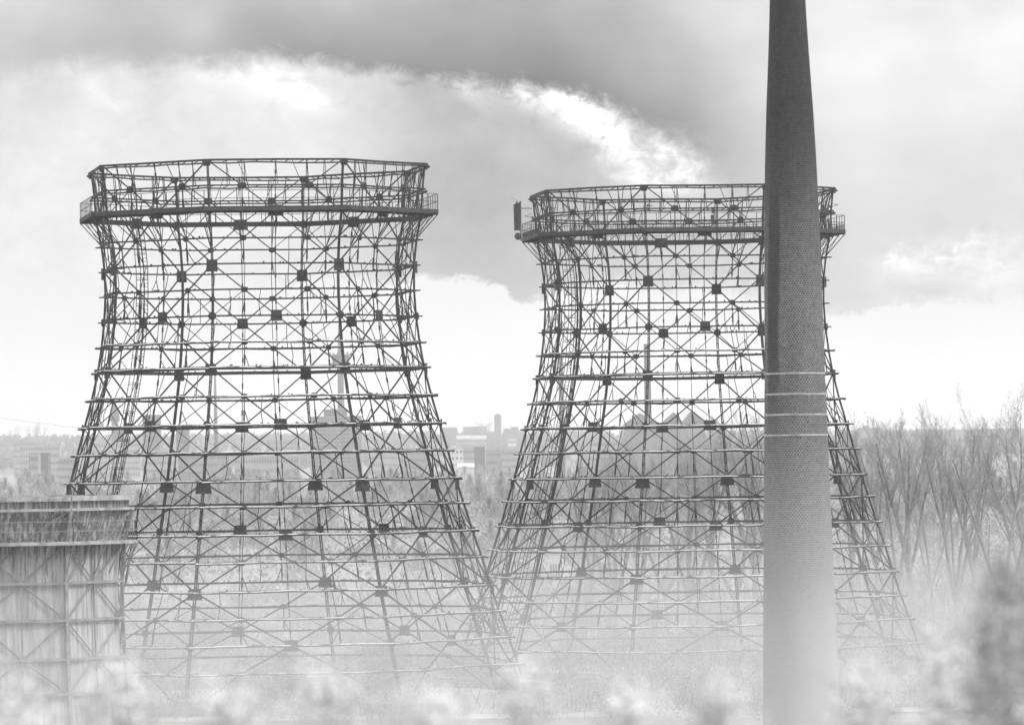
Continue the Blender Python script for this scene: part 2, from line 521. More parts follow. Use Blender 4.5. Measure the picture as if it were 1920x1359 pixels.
def lattice_tower(label, cx, cy, th0, zo, rs, seed, pickets=False):
    rnd = random.Random(seed)
    T = empty('cooling_tower', (cx, cy, 0), label, 'cooling tower', 'open steel lattice cooling towers')
    Z_ = [max(0.0, z + zo) for z in LZ]
    Z_[NL] = 0.0
    R_ = [r * rs for r in LR]
    TH = [th0 + PI / 4 * k for k in range(8)]
    def corner(k, r, z):
        a = TH[k % 8] + 2 * PI * (k // 8)
        return Vector((r * math.sin(a), -r * math.cos(a), z))
    def node(k, t, i, dr=0.0, dz=0.0):
        r = R_[i] + dr
        return corner(k, r, Z_[i] + dz).lerp(corner(k + 1, r, Z_[i] + dz), t)
    def tang(k): return (corner(k + 1, 1, 0) - corner(k, 1, 0)).normalized()
    def outw(k):
        t_ = tang(k)
        return Vector((t_.y, -t_.x, 0))
    # --- columns
    for k in range(8):
        mb = MB()
        a = TH[k]; rad = Vector((math.sin(a), -math.cos(a), 0)); tg = Vector((math.cos(a), math.sin(a), 0))
        for i in range(NL):
            w = 0.05 + 0.002 * i
            gap = 0.10 + 0.004 * i
            p, q = node(k, 0, i), node(k, 0, i + 1)
            for s in (-1, 1):
                mb.bar(p + tg * s * gap / 2, q + tg * s * gap / 2, w, 0.13, rad)
            n_b = 3
            for j in range(n_b):
                c0 = p.lerp(q, (j + 0.4) / n_b); c1 = p.lerp(q, (j + 0.55) / n_b)
                mb.bar(c0, c1, gap + 0.02, 0.09, rad)
        mb.build('column', M['steel'], T)
    # --- ring beams
    for i in range(NL):
        mb = MB()
        thick = {2: 0.34, 8: 0.26, 0: 0.15}.get(i, 0.11 + 0.002 * i)
        outer = i in (0, 1) or i >= 7
        for k in range(8):
            p, q = node(k, 0, i, 0.16), node(k, 1, i, 0.16)
            mid_ = p.lerp(q, 0.5) + Vector((0, 0, rnd.uniform(-0.04, 0.04)))
            mb.bar(p, mid_, 0.14, thick); mb.bar(mid_, q, 0.14, thick)
            # small upstands and clips along the beam
            if i > 2:
                for _ in range(7):
                    t_ = rnd.uniform(0.03, 0.97)
                    c = p.lerp(q, t_)
                    mb.bar(c + Vector((0, 0, thick / 2)), c + Vector((0, 0, thick / 2 + rnd.uniform(0.04, 0.12))), 0.12, 0.1, tang(k))
            if outer:
                dr = 0.5 if i >= 7 else 0.36
                oz = Vector((0, 0, -0.22 if i < 7 else -0.02))
                po, qo = node(k, 0, i, dr) + oz, node(k, 1, i, dr) + oz
                # the outer chord bows in to the beam at the quarter points
                nseg_ = 6
                pts_ = [po.lerp(qo, j / nseg_) + Vector((0, 0, rnd.uniform(-0.05, 0.05))) + (outw(k) * rnd.uniform(-0.08, 0.08) if 0 < j < nseg_ else Vector((0, 0, 0))) for j in range(nseg_ + 1)]
                for a_, b_ in zip(pts_[:-1], pts_[1:]):
                    mb.tube(a_, b_, 0.06 if i < 7 else 0.085, n=6)
                L = (qo - po).length
                nb = max(4, int(L / 1.15))
                for j in range(nb + 1):
                    t1 = j / nb; t2 = min(1, (j + 0.45) / nb)
                    mb.bar(po.lerp(qo, t1), p.lerp(q, t2), 0.05, 0.05)
            else:
                if i != 2:
                    c = node(k, 0, i, 0.5)
                    mb.tube(c, node(k, 0.045, i, 0.16), 0.05, n=5)
                    mb.tube(c, node(k, -0.045, i, 0.16), 0.05, n=5)
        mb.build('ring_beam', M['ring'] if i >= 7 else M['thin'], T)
    # --- bracing of each of the eight faces, tier by tier
    for k in range(8):
        ow = outw(k)
        for tier in range(0, NL, 2):
            mb = MB()
            w = 0.085 + 0.002 * tier
            a_top = (tier % 4 == 0)
            # diamonds: column node <-> mid-panel node two levels below
            for side in (0, 1):
                if a_top: s0, s1_ = (0.0 if side == 0 else 1.0), 0.5
                else: s0, s1_ = 0.5, (0.0 if side == 0 else 1.0)
                p, q = node(k, s0, tier, 0.02), node(k, s1_, tier + 2, 0.02)
                m_ = node(k, (s0 + s1_) / 2, tier + 1, 0.02)
                mb.bar(p, m_, w, 0.09, ow); mb.bar(m_, q, w, 0.09, ow)
            # small plates at the quarter nodes
            for t_ in (0.25, 0.75):
                c = node(k, t_, tier + 1, 0.08)
                s = 0.27 if tier > 0 else 0.36
                tg = tang(k); upv = Vector((0, 0, 1))
                pts = [(-1, -0.25), (-0.55, -0.8), (0.55, -0.8), (1, -0.25), (0.8, 0.6), (0, 0.75), (-0.8, 0.6)]
                base = [c + tg * (x * s) + upv * (z * s) for x, z in pts]
                mb.prism(base, [b_ + ow * 0.03 for b_ in base])
            mb.build('cross_brace', M['steel'], T)
        # secondary members of the face
        mb = MB()
        sw = 0.055
        for i in range(1, NL - 1, 2):
            nb_col = [j for j in (i - 1, i + 1) if j % 4 == 2]
            for j in nb_col:
                mb.bar(node(k, 0.25, i), node(k, 0, j), sw, sw, ow)
                mb.bar(node(k, 0.75, i), node(k, 1, j), sw, sw, ow)
        for i in range(0, NL - 2):
            # mid-panel post with its thickened splice
            p, q = node(k, 0.5, i), node(k, 0.5, i + 1)
            mb.bar(p, q, 0.055, 0.055, ow)
            mb.bar(p.lerp(q, 0.38), p.lerp(q, 0.56), 0.11, 0.09, ow)
        for i in range(1, NL - 2, 2):
            for t_ in (0.25, 0.75):
                p, q = node(k, t_, i), node(k, t_, i + 1)
                mb.bar(p, q, 0.07, 0.07, ow)
                mb.bar(p.lerp(q, 0.5), p.lerp(q, 0.85), 0.12, 0.09, ow)
                # kicker from the hanger inwards to the ring below
                r_ = rnd.random()
                inn = node(k, t_ + rnd.choice((-0.03, 0.03)), i + 1, -0.85)
                mb.bar(p.lerp(q, 0.45), inn, 0.045, 0.045)
                mb.bar(inn, q, 0.05, 0.05)
                if r_ < 0.8:
                    mb.bar(node(k, t_, i), node(k, t_, i - 1, -0.7), 0.045, 0.045)
        # inner posts, where the timber lining once was fixed
        for t_ in (0.12, 0.38, 0.62, 0.88):
            for i in range(3, NL - 3):
                if rnd.random() < 0.26:
                    p, q = node(k, t_, i, -0.7), node(k, t_, i + 1, -0.7)
                    kx = p.lerp(q, 0.55) + outw(k) * rnd.uniform(-0.15, 0.25) + tang(k) * rnd.uniform(-0.15, 0.15)
                    mb.bar(p, kx, 0.045, 0.045); mb.bar(kx, q, 0.045, 0.045)
                    mb.bar(p, node(k, t_, i, 0.1), 0.045, 0.045); mb.bar(q, node(k, t_, i + 1, 0.1), 0.045, 0.045)
                    if rnd.random() < 0.5:
                        mb.bar(kx, node(k, t_, i + 1, 0.1), 0.04, 0.04)
        for i in (0,):
            for t_ in (0.14, 0.27, 0.5, 0.73, 0.86):
                mb.bar(node(k, t_, i), node(k, t_, i + 1, 0.0), 0.05, 0.05, ow)
                mb.bar(node(k, t_, i, 0.16), node(k, t_ + 0.02, i + 1), 0.045, 0.045, ow)
            for t_ in (0.3, 0.7):
                mb.bar(node(k, t_, 1), node(k, t_, 2), 0.05, 0.05, ow)
                mb.bar(node(k, t_ - 0.08, 0, 0.16), node(k, t_, 1), 0.045, 0.045, ow)
        mb.build('secondary_bracing', M['thin'], T)
    # --- gusset plates
    for k in range(8):
        ow, tg = outw(k), tang(k)
        a = TH[k]; rad = Vector((math.sin(a), -math.cos(a), 0)); ct = Vector((math.cos(a), math.sin(a), 0))
        for i in range(0, NL - 1, 2):
            if i % 4 == 0:      # large plate at the column
                w, h = {0: (0.42, 0.24), 4: (0.46, 0.46), 8: (0.46, 0.44), 12: (0.66, 0.46), 16: (0.6, 0.42)}[i]
                w2 = w * (0.55 if i == 0 else (0.9 if i < 12 else 0.75))
                c = node(k, 0, i, 0.12, -h * (0.9 if i in (0, 12) else 0.3)); d1, d2 = ct, rad
                mb = MB()
                base = [c + d1 * x + Vector((0, 0, z)) for x, z in ((-w2, -h), (w2, -h), (w, h), (-w, h))] if i == 0 else \
                       [c + d1 * x + Vector((0, 0, z)) for x, z in ((-w, -h), (w, -h), (w2, h), (-w2, h))]
                mb.prism(base, [b_ + d2 * 0.04 for b_ in base])
                mb.build('gusset_plate', M['plate'], T)
            else:               # large plate mid-panel, small octagonal one at the column
                w, h = (0.6, 0.42) if i == 2 else (0.46, 0.42)
                if i >= 10: w = 0.55
                c = node(k, 0.5, i, 0.1, 0.0)
                mb = MB()
                base = [c + tg * x + Vector((0, 0, z)) for x, z in ((-w, -h), (w, -h), (w * 0.86, h), (-w * 0.86, h))]
                mb.prism(base, [b_ + ow * 0.04 for b_ in base])
                mb.build('gusset_plate', M['plate'], T)
                mb = MB()
                c = node(k, 0, i, 0.12); s = 0.33
                base = [c + ct * (s * math.cos(PI / 8 + PI / 4 * j)) + Vector((0, 0, s * math.sin(PI / 8 + PI / 4 * j))) for j in range(8)]
                mb.prism(base, [b_ + rad * 0.04 for b_ in base])
                mb.build('gusset_plate', M['plate'], T)
    # --- gallery
    zg = Z_[2]
    ro, ri = 349 / 24.0 * rs, R_[2] + 0.3
    fz = zg + 0.12
    mb = MB()
    for k in range(8):
        p, q = corner(k, ro, fz), corner(k + 1, ro, fz)
        mb.bar(p, q, 0.1, 0.34)
        # walkway boards
        a_, b_, c_, d_ = corner(k, ri, fz + 0.02), corner(k + 1, ri, fz + 0.02), corner(k + 1, ro - 0.06, fz + 0.02), corner(k, ro - 0.06, fz + 0.02)
        mb.prism([a_, b_, c_, d_], [x + Vector((0, 0, 0.05)) for x in (a_, b_, c_, d_)])
    gal = mb.build('gallery', M['fascia'], T)
    for k in range(8):
        mb = MB()
        p, q = corner(k, ro - 0.03, fz + 0.17), corner(k + 1, ro - 0.03, fz + 0.17)
        L = (q - p).length; n_ = round(L / 1.25)
        for hh in (0.6, 1.2):
            mb.bar(p + Vector((0, 0, hh)), q + Vector((0, 0, hh)), 0.04, 0.04)
        for j in range(n_ + 1):
            c = p.lerp(q, j / n_)
            mb.bar(c, c + Vector((0, 0, 1.2)), 0.045, 0.045, outw(k))
        if pickets:
            n_ = round(L / 0.24)
            for j in range(n_):
                c = p.lerp(q, (j + 0.5) / n_)
                mb.bar(c, c + Vector((0, 0, 0.42)), 0.025, 0.025, outw(k))
            mb.bar(p + Vector((0, 0, 0.4)), q + Vector((0, 0, 0.4)), 0.03, 0.03)
        mb.build('railing', M['thin'], gal)
        mb = MB()
        for t_ in (0.0, 0.25, 0.5, 0.75):
            o_ = corner(k, ro, fz - 0.2).lerp(corner(k + 1, ro, fz - 0.2), t_)
            inn = corner(k, R_[2] + 0.15, fz - 0.22).lerp(corner(k + 1, R_[2] + 0.15, fz - 0.22), t_)
            dn = node(k, t_, 3, 0.05, 0.15)
            mb.bar(o_, dn, 0.065, 0.065)
            mb.bar(inn.lerp(o_, 0.55), dn, 0.04, 0.04)
            mb.bar(o_, inn, 0.08, 0.12)
        mb.build('bracket', M['steel'], gal)
    # --- ladder inside the left front face
    def lad_pt(i, t_, dr):
        return node(0, t_, i, dr)
    mb = MB()
    t0 = 0.26 if not pickets else 0.10
    for i in range(2, NL - 1):
        p, q = lad_pt(i, t0, -0.55), lad_pt(i + 1, t0, -0.55)
        tg = tang(0)
        for s in (-0.2, 0.2):
            mb.bar(p + tg * s, q + tg * s, 0.045, 0.045)
        n_ = 7
        for j in range(n_):
            c = p.lerp(q, (j + 0.5) / n_)
            mb.bar(c - tg * 0.2, c + tg * 0.2, 0.03, 0.03)
        # stand-off frame and cage hoops
        for s in (-0.95, -0.5):
            mb.bar(p + tg * s, q + tg * s, 0.04, 0.04)
        c = p.lerp(q, 0.5)
        mb.bar(c - tg * 0.95, c + tg * 0.2, 0.05, 0.05)
        mb.bar(c - tg * 0.95 + Vector((0, 0, 0.18)), c + tg * 0.2 + Vector((0, 0, 0.1)), 0.035, 0.035)
    mb.build('ladder', M['thin'], T)
    if pickets:
        mb = MB()
        for i in range(3, NL):
            p, q = node(0, 0.2, i, -0.4), node(0, 0.2, i + 1, -0.4)
            mb.tube(p, q, 0.10, n=10)
            mb.tube(p - tang(0) * 0.35, q - tang(0) * 0.35, 0.05, n=8)
        p = node(0, 0.2, 3, -0.4)
        mb.tube(p, p + Vector((-0.7, 0.3, 0.9)), 0.10, n=10)
        mb.tube(p + Vector((-0.7, 0.3, 0.9)), node(0, 0.02, 2, -0.5), 0.10, n=10)
        mb.build('riser_pipe', M['steel'], T)
    # --- concrete basin
    mb = MB()
    mb.lathe([(R_[NL] + 1.2, -0.5), (R_[NL] + 1.2, 1.1), (R_[NL] + 0.8, 1.1), (R_[NL] + 0.8, 0.25), (0.2, 0.25)], 48, closed=False)
    mb.build('basin', M['concrete'], T)
    return T, corner, node, R_, Z_, ro, fz

DL = 425.0
pl = at(489.5, 868, DL)
T1 = lattice_tower('large nearer lattice cooling tower left of centre, bare steel rings and cross bracing', pl.x, pl.y, math.radians(-58.4), 0.0, 1.0, 11)
DR = 467.0
pr = at(1286.0, 860, DR)
T2 = lattice_tower('lattice cooling tower partly hidden behind the brick chimney, with aerials on its gallery', pr.x, pr.y, math.radians(-60.4), -0.3, 0.98, 23, pickets=True)

# ------------------------------------------------------------------ aerials on the right tower
def on(px, py, dy=0.0):
    return at(px, py, DR + dy)
c0 = at(977, 452, DR - 1.5)
am = empty('antenna_mast', c0, 'dark boxed antenna panel on a pole at the left end of the right tower gallery', 'antenna')
u = 467 / F_PX
mb = MB(); mb.tube((0, 0, 0), (0, 0, 75 * u), 0.055, n=8); mb.tube((0, 0, 61 * u), (21 * u, 0.2, 61 * u), 0.04, n=6); mb.build('pole', M['antenna'], am)
mb = MB()
h0, h1 = 20 * u, 72 * u
mb.bar((-0.52, 0, h0), (-0.56, 0, h1 - 0.15), 0.07, 0.1); mb.bar((-0.12, 0, h0 - 0.05), (-0.1, 0, h1 + 0.03), 0.06, 0.1)
for j in range(8):
    z0 = h0 + (h1 - h0) * j / 7.6
    mb.bar((-0.54, 0, z0), (-0.1, 0, z0 + 0.12), 0.07, 0.09)
    mb.tube((-0.42, 0.05, z0 + 0.16), (-0.24, 0.05, z0 + 0.18), 0.09, n=8)
mb.box((-0.5, 0.08, h0), (-0.14, 0.12, h1 - 0.1))
mb.build('panel', M['antenna'], am)
mb = MB(); mb.tube((-0.1, 0, h1), (-0.85, 0, h1 + 0.5), 0.018, 0.01, n=5); mb.build('whip', M['antenna'], am)
c1 = at(971.5, 443, DR - 1.3)
da = empty('dish_antenna', c1, 'round drum dish antenna hanging low beside the gallery rail', 'antenna')
mb = MB()
for k_ in range(1):
    n = 24
    prof = [(0.02, -0.22), (0.22, -0.2), (0.3, -0.1), (0.32, 0.12), (0.28, 0.2), (0.02, 0.24)]
    for (r1, y1), (r2, y2) in zip(prof[:-1], prof[1:]):
        for i in range(n):
            a1, a2 = 2 * PI * i / n, 2 * PI * (i + 1) / n
            mb.quad((r1 * math.cos(a1), y1, r1 * math.sin(a1)), (r1 * math.cos(a2), y1, r1 * math.sin(a2)), (r2 * math.cos(a2), y2, r2 * math.sin(a2)), (r2 * math.cos(a1), y2, r2 * math.sin(a1)))
mb.build('dish', M['antenna'], da, smooth=True)
mb = MB(); mb.bar((0, 0.2, 0), (0.32, 0.1, 0.02), 0.1, 0.1); mb.build('mount', M['antenna'], da)

def yagi(px, py, sgn, label, d=-2.0):
    c = at(px, py, DR + d)
    e = empty('aerial', c, label, 'antenna', 'small rod aerials at the gallery ends')
    mb = MB(); mb.tube((0, 0, 0), (sgn * 0.7, 0, 0.1 * 1), 0.018, n=5); mb.build('boom', M['antenna'], e)
    mb = MB(); mb.tube((sgn * 0.7, 0, 0.1), (sgn * 0.05, 0, 0.28), 0.014, n=5); mb.tube((sgn * 0.7, 0, 0.1), (sgn * 0.05, 0, -0.15), 0.014, n=5); mb.box((-0.1, -0.08, -0.2), (0.05, 0.08, 0.05)); mb.build('bow', M['antenna'], e)
yagi(999, 407, -1, 'thin bow shaped aerial pointing left off the right tower')
yagi(1557, 386, 1, 'thin rod aerial pointing right off the right tower behind the chimney')
def sector(px, py, d, label, w=0.3, h=1.9):
    c = at(px, py, DR + d)
    e = empty('sector_antenna', c, label, 'antenna', 'upright antenna boxes on the gallery')
    mb = MB(); mb.tube((0, 0, 0), (0, 0, h + 0.2), 0.045, n=7); mb.tube((-0.25, 0, h * 0.72), (0.3, 0, h * 0.74), 0.03, n=6); mb.build('pole', M['antenna'], e)
    mb = MB(); mb.box((-w - 0.08, -0.1, 0.35), (-0.08, 0.1, h * 0.55)); mb.box((-w * 0.8 - 0.06, -0.08, h * 0.62), (-0.06, 0.1, h * 0.9)); mb.build('panel', M['antenna'], e)
sector(1341, 425, 11.0, 'upright antenna box on the back rail of the gallery left of the chimney')
sector(1548, 425, 3.0, 'dark stacked antenna boxes at the right edge of the chimney', 0.42, 2.1)
sector(1218, 398, -12.8, 'small antenna box on the centre column below the rim', 0.2, 0.75)
sector(1037, 402, -8.5, 'small antenna box on the left front column below the rim', 0.2, 0.7)

# ------------------------------------------------------------------ small clad cooling tower, lower left
DC = 330.0
pc = at(20.0, 1000, DC)
CT = empty('clad_cooling_tower', (pc.x, pc.y, 0), 'squat cooling tower clad in stained vertical boards at the lower left', 'cooling tower')
cth = [math.radians(33 + 45 * k) for k in range(8)]
def ccorner(k, r, z):
    a = cth[k % 8]
    return Vector((r * math.sin(a), -r * math.cos(a), z))
S3 = 323.0 / F_PX
def cz(y): return CAM_Z - (y - 876) * S3
CP = [(cz(933), 7.72), (cz(954), 7.70), (cz(1017), 7.12), (cz(1092), 6.98), (cz(1162), 6.98), (cz(1235), 7.08), (cz(1300), 7.2), (0.0, 7.6)]
mb = MB()
for (za, ra), (zb, rb) in zip(CP[:-1], CP[1:]):
    for k in range(8):
        # individual boards, each a hair in or out of line
        n_ = 22
        a0, a1, b0, b1 = ccorner(k, ra - 0.25, za), ccorner(k + 1, ra - 0.25, za), ccorner(k, rb - 0.25, zb), ccorner(k + 1, rb - 0.25, zb)
        ow = (a0 + a1).normalized(); ow.z = 0
        for j in range(n_):
            off = ow * (0.03 if j % 2 else 0.0)
            p0, p1 = a0.lerp(a1, j / n_) + off, a0.lerp(a1, (j + 1) / n_) + off
            q0, q1 = b0.lerp(b1, j / n_) + off, b0.lerp(b1, (j + 1) / n_) + off
            mb.prism([q0, q1, q1 - ow * 0.05, q0 - ow * 0.05], [p0, p1, p1 - ow * 0.05, p0 - ow * 0.05])
mb.build('cladding', M['clad'], CT)
for k in range(8):
    mb = MB()
    for (za, ra), (zb, rb) in zip(CP[1:-1], CP[2:]):
        mb.bar(ccorner(k, ra, za), ccorner(k, rb, zb), 0.2, 0.2, ccorner(k, 1, 0))
    mb.build('column', M['cladsteel'], CT)
for i, (za, ra) in enumerate(CP[:-1]):
    mb = MB()
    for k in range(8):
        if i == 2: continue
        mb.bar(ccorner(k, ra + 0.02, za), ccorner(k + 1, ra + 0.02, za), 0.2, 0.3 if i == 0 else 0.16)
    if i != 2:
        mb.build('ring_beam', M['cladtrim'] if i < 2 else M['cladsteel'], CT)
for k in range(8):
    mb = MB()
    def cn(t_, i, dr=-0.02): return ccorner(k, CP[i][1] + dr, CP[i][0]).lerp(ccorner(k + 1, CP[i][1] + dr, CP[i][0]), t_)
    for (t1, i1, t2, i2) in ((0, 1, .5, 2), (1, 1, .5, 2), (.5, 2, 0, 3), (0.0, 2, .5, 3), (1, 2, .5, 3), (.5, 3, 0, 4), (.5, 3, 1, 4), (0, 4, .5, 5), (1, 4, .5, 5), (.5, 5, 0, 6), (.5, 5, 1, 6)):
        mb.bar(cn(t1, i1), cn(t2, i2), 0.1, 0.08, cn(.5, 0) * 1.0)
    for i in range(2, 6):
        mb.bar(cn(.5, i), cn(.5, i + 1), 0.1, 0.08, cn(.5, 0))
    mb.build('cross_brace', M['cladsteel'], CT)
rg, zg = 7.98, CP[2][0]
mb = MB()
for k in range(8):
    mb.bar(ccorner(k, rg, zg), ccorner(k + 1, rg, zg), 0.09, 0.22)
    a_, b_, c_, d_ = [ccorner(k, 7.0, zg), ccorner(k + 1, 7.0, zg), ccorner(k + 1, rg - 0.05, zg), ccorner(k, rg - 0.05, zg)]
    mb.prism([a_, b_, c_, d_], [x + Vector((0, 0, 0.06)) for x in (a_, b_, c_, d_)])
gal = mb.build('gallery', M['cladtrim'], CT)
for k in range(8):
    mb = MB()
    p, q = ccorner(k, rg - 0.03, zg + 0.1), ccorner(k + 1, rg - 0.03, zg + 0.1)
    for hh in (0.62, 1.2):
        mb.bar(p + Vector((0, 0, hh)), q + Vector((0, 0, hh)), 0.045, 0.045)
    for j in range(6):
        c = p.lerp(q, j / 5)
        mb.bar(c, c + Vector((0, 0, 1.2)), 0.045, 0.045)
    mb.build('railing', M['cladsteel'], gal)
    mb = MB()
    for t_ in (0, 0.25, 0.5, 0.75):
        o_ = ccorner(k, rg, zg - 0.1).lerp(ccorner(k + 1, rg, zg - 0.1), t_)
        dn = ccorner(k, 7.05, CP[3][0] + 0.5).lerp(ccorner(k + 1, 7.05, CP[3][0] + 0.5), t_)
        mb.bar(o_, dn, 0.07, 0.07)
    mb.build('bracket', M['cladsteel'], gal)

# ------------------------------------------------------------------ brick chimney in front of the right tower
DCH = 225.0
SCH = DCH / F_PX
CHW = [(-420, 56), (-260, 58), (-130, 61), (0, 67), (50, 71), (103, 76.5), (206, 88), (309, 97), (410, 102.5), (515, 107.5), (700, 113), (815, 119), (1000, 128), (1180, 137), (1359, 146), (1700, 162)]
LEAN = 0.0035
pch = at(1492.5, 815, DCH)
CHX = pch.x + LEAN * (pch.z - 0)
CH = empty('brick_chimney', (CHX, DCH, 0), 'tall round brick chimney, sooty near the top, with four steel bands', 'chimney')
hor_ch = 865 - (1490 - 960) * ROLL
def chz(y): return CAM_Z + (hor_ch - y) * SCH
prof = [(w / 2 * SCH, chz(y)) for y, w in CHW]
prof = sorted(prof, key=lambda p: p[1])
prof = [(prof[0][0] + 0.12 * prof[0][1] / 10 + 0.02, -0.5)] + [p for p in prof if p[1] > 0.2]
def ch_r(z): return float(np.interp(z, [p[1] for p in prof], [p[0] for p in prof]))
# body, with UVs in metres (u round the shaft at a fixed radius, v height)
nseg = 96
zs = list(np.arange(0, prof[-1][1], 0.8)) + [prof[-1][1]]
verts, faces, uvs = [], [], []
for z in zs:
    r = ch_r(z)
    for i in range(nseg + 1):
        a = 2 * PI * i / nseg + PI / 2
        verts.append((r * math.cos(a) - LEAN * z, r * math.sin(a), z))
for j in range(len(zs) - 1):
    for i in range(nseg):
        a = j * (nseg + 1) + i
        faces.append((a, a + 1, a + nseg + 2, a + nseg + 1))
        for (ii, jj) in ((i, j), (i + 1, j), (i + 1, j + 1), (i, j + 1)):
            uvs.append((ii / nseg * 65 * 0.1257, zs[jj]))
me = bpy.data.meshes.new('shaft')
me.from_pydata(verts, [], faces)
uvl = me.uv_layers.new(name='UVMap')
uvl.data.foreach_set('uv', np.array(uvs, dtype=np.float32).ravel())
me.polygons.foreach_set('use_smooth', [True] * len(me.polygons))
me.materials.append(M['brick'])
shaft = bpy.data.objects.new('shaft', me)
COL.objects.link(shaft); shaft.parent = CH
mb = MB()
zt = prof[-1][1]; rt_ = prof[-1][0]
mb.lathe([(rt_ - 0.2, zt - 0.5), (rt_ - 0.2, zt + 0.25), (rt_ + 0.12, zt + 0.25), (rt_ + 0.12, zt - 0.1), (rt_ - 0.01, zt - 0.2)], 48, c=(-LEAN * zt, 0), closed=False)
mb.build('crown', M['far_brick'], CH, smooth=False)
for y in (699.5, 738, 776.5, 814.5):
    z = chz(y) - 0.02
    r = ch_r(z)
    mb = MB()
    n = 64
    prof_b = [(r - 0.01, z - 0.035), (r + 0.022, z - 0.035), (r + 0.022, z + 0.035), (r - 0.01, z + 0.035)]
    for (r1, z1), (r2, z2) in zip(prof_b[:-1], prof_b[1:]):
        for i in range(n):
            a1, a2 = 2 * PI * i / n, 2 * PI * (i + 1) / n
            c_ = -LEAN * z
            mb.quad((r1 * math.cos(a1) + c_, r1 * math.sin(a1), z1), (r1 * math.cos(a2) + c_, r1 * math.sin(a2), z1), (r2 * math.cos(a2) + c_, r2 * math.sin(a2), z2), (r2 * math.cos(a1) + c_, r2 * math.sin(a1), z2))
    bnd = mb.build('band', M['band'], CH, smooth=False)
    a = -PI / 2 - 0.06
    cxx, cyy = r * math.cos(a) - LEAN * z, r * math.sin(a)
    mb = MB()
    mb.box((cxx - 0.11, cyy - 0.06, z - 0.045), (cxx - 0.035, cyy - 0.01, z + 0.045))
    mb.box((cxx + 0.035, cyy - 0.06, z - 0.045), (cxx + 0.11, cyy - 0.01, z + 0.045))
    mb.tube((cxx - 0.16, cyy - 0.05, z), (cxx + 0.16, cyy - 0.05, z), 0.014, n=6)
    mb.bar((cxx, cyy - 0.04, z - 0.11), (cxx, cyy - 0.04, z + 0.11), 0.02, 0.02)
    mb.build('clamp', M['cladtrim'], bnd)

# ------------------------------------------------------------------ trees
def make_tree(seed, H, stems, spread, fork, dens=1.0):
    r = random.Random(seed)
    tr, cr = MB(), MB()
    def wob(d, a):
        v = d + Vector((r.gauss(0, a), r.gauss(0, a), r.gauss(0, a) * 0.4))
        return v.normalized()
    def limb(p, d, L, rad, lvl):
        nseg_ = {0: 7, 1: 5, 2: 4, 3: 2}[lvl]
        tgt = tr if lvl == 0 or (lvl == 1 and rad > 0.09) else cr
        q = Vector(p)
        for s in range(nseg_):
            up = 0.07 if lvl < 2 else 0.05
            d = wob(d + Vector((0, 0, up)), 0.045 if lvl == 0 else (0.07 if lvl == 1 else 0.12))
            q2 = q + d * (L / nseg_)
            r1 = rad * (1 - 0.8 * s / nseg_); r2 = rad * (1 - 0.8 * (s + 1) / nseg_)
            tgt.tube(q, q2, r1, r2, n=6 if lvl == 0 else (4 if lvl == 1 else 3), cap=(s == nseg_ - 1 and lvl < 2))
            if lvl < 3:
                f = s / nseg_
                if lvl == 0: cnt = (0, 0, 1, 2, 3, 4, 5)[s]
                elif lvl == 1: cnt = int(round((0.8 if s == 0 else 1.35) * dens + r.uniform(-0.5, 0.5)))
                else: cnt = int(round(1.9 * dens + r.uniform(-0.5, 0.5)))
                for _ in range(cnt):
                    az = r.uniform(0, 2 * PI)
                    side = d.orthogonal().normalized()
                    side = Matrix.Rotation(az, 3, d) @ side
                    ang = r.uniform(0.3, 0.65) if lvl < 2 else r.uniform(0.3, 0.9)
                    dd = (d * math.cos(ang) + side * math.sin(ang)).normalized()
                    if lvl == 0: l2 = L * r.uniform(0.28, 0.45) * (1 - 0.45 * f)
                    elif lvl == 1: l2 = L * r.uniform(0.3, 0.5) * (1 - 0.3 * f)
                    else: l2 = L * r.uniform(0.35, 0.6)
                    limb(q.lerp(q2, r.random()), dd, l2, r2 * 0.5 if lvl < 2 else max(0.018, r2 * 0.6), lvl + 1)
            q = q2
    tr.tube((0, 0, -0.5), (0, 0, H * fork * 0.6), 0.42, 0.34, n=8)
    top = Vector((0.15, 0, H * fork))
    tr.tube((0, 0, H * fork * 0.6), top, 0.34, 0.28, n=8)
    for i in range(stems):
        a = 2 * PI * i / stems + r.uniform(-0.4, 0.4)
        lean = spread * r.uniform(0.7, 1.25)
        d = Vector((math.cos(a) * lean, math.sin(a) * lean, 1)).normalized()
        limb(top, d, H * (1 - fork) * r.uniform(0.88, 1.08), r.uniform(0.24, 0.34), 0)
    return tr, cr

protos = []
for s, args in enumerate([(22, 3, 0.26, 0.28), (22, 5, 0.36, 0.22), (22, 2, 0.20, 0.40), (22, 3, 0.48, 0.2), (22, 1, 0.05, 0.3), (22, 4, 0.3, 0.34)]):
    protos.append(make_tree(100 + s, *args))
mesh_cache = {}
def place_tree(px, top_y, d, pi, label, rz, group='tall bare winter trees', sx=1.0, seg=None):
    p = at(px, top_y, d)
    z0 = ground_z(p.x, p.y)
    H = p.z - z0
    key = pi
    e = empty('bare_tree', (p.x, p.y, z0 - 0.1), label, 'tree', group, rz)
    s = H / float(np.percentile([v[2] for v in protos[pi][1].v], 98.5))
    e.scale = (s * sx, s * sx, s)
    if key not in mesh_cache:
        a = protos[pi][0].build('trunk', M['bark'], e)
        b = protos[pi][1].build('crown', M['twig'], e)
        mesh_cache[key] = (a, b)
    else:
        for o in mesh_cache[key]:
            c = o.copy(); COL.objects.link(c); c.parent = e
    return e

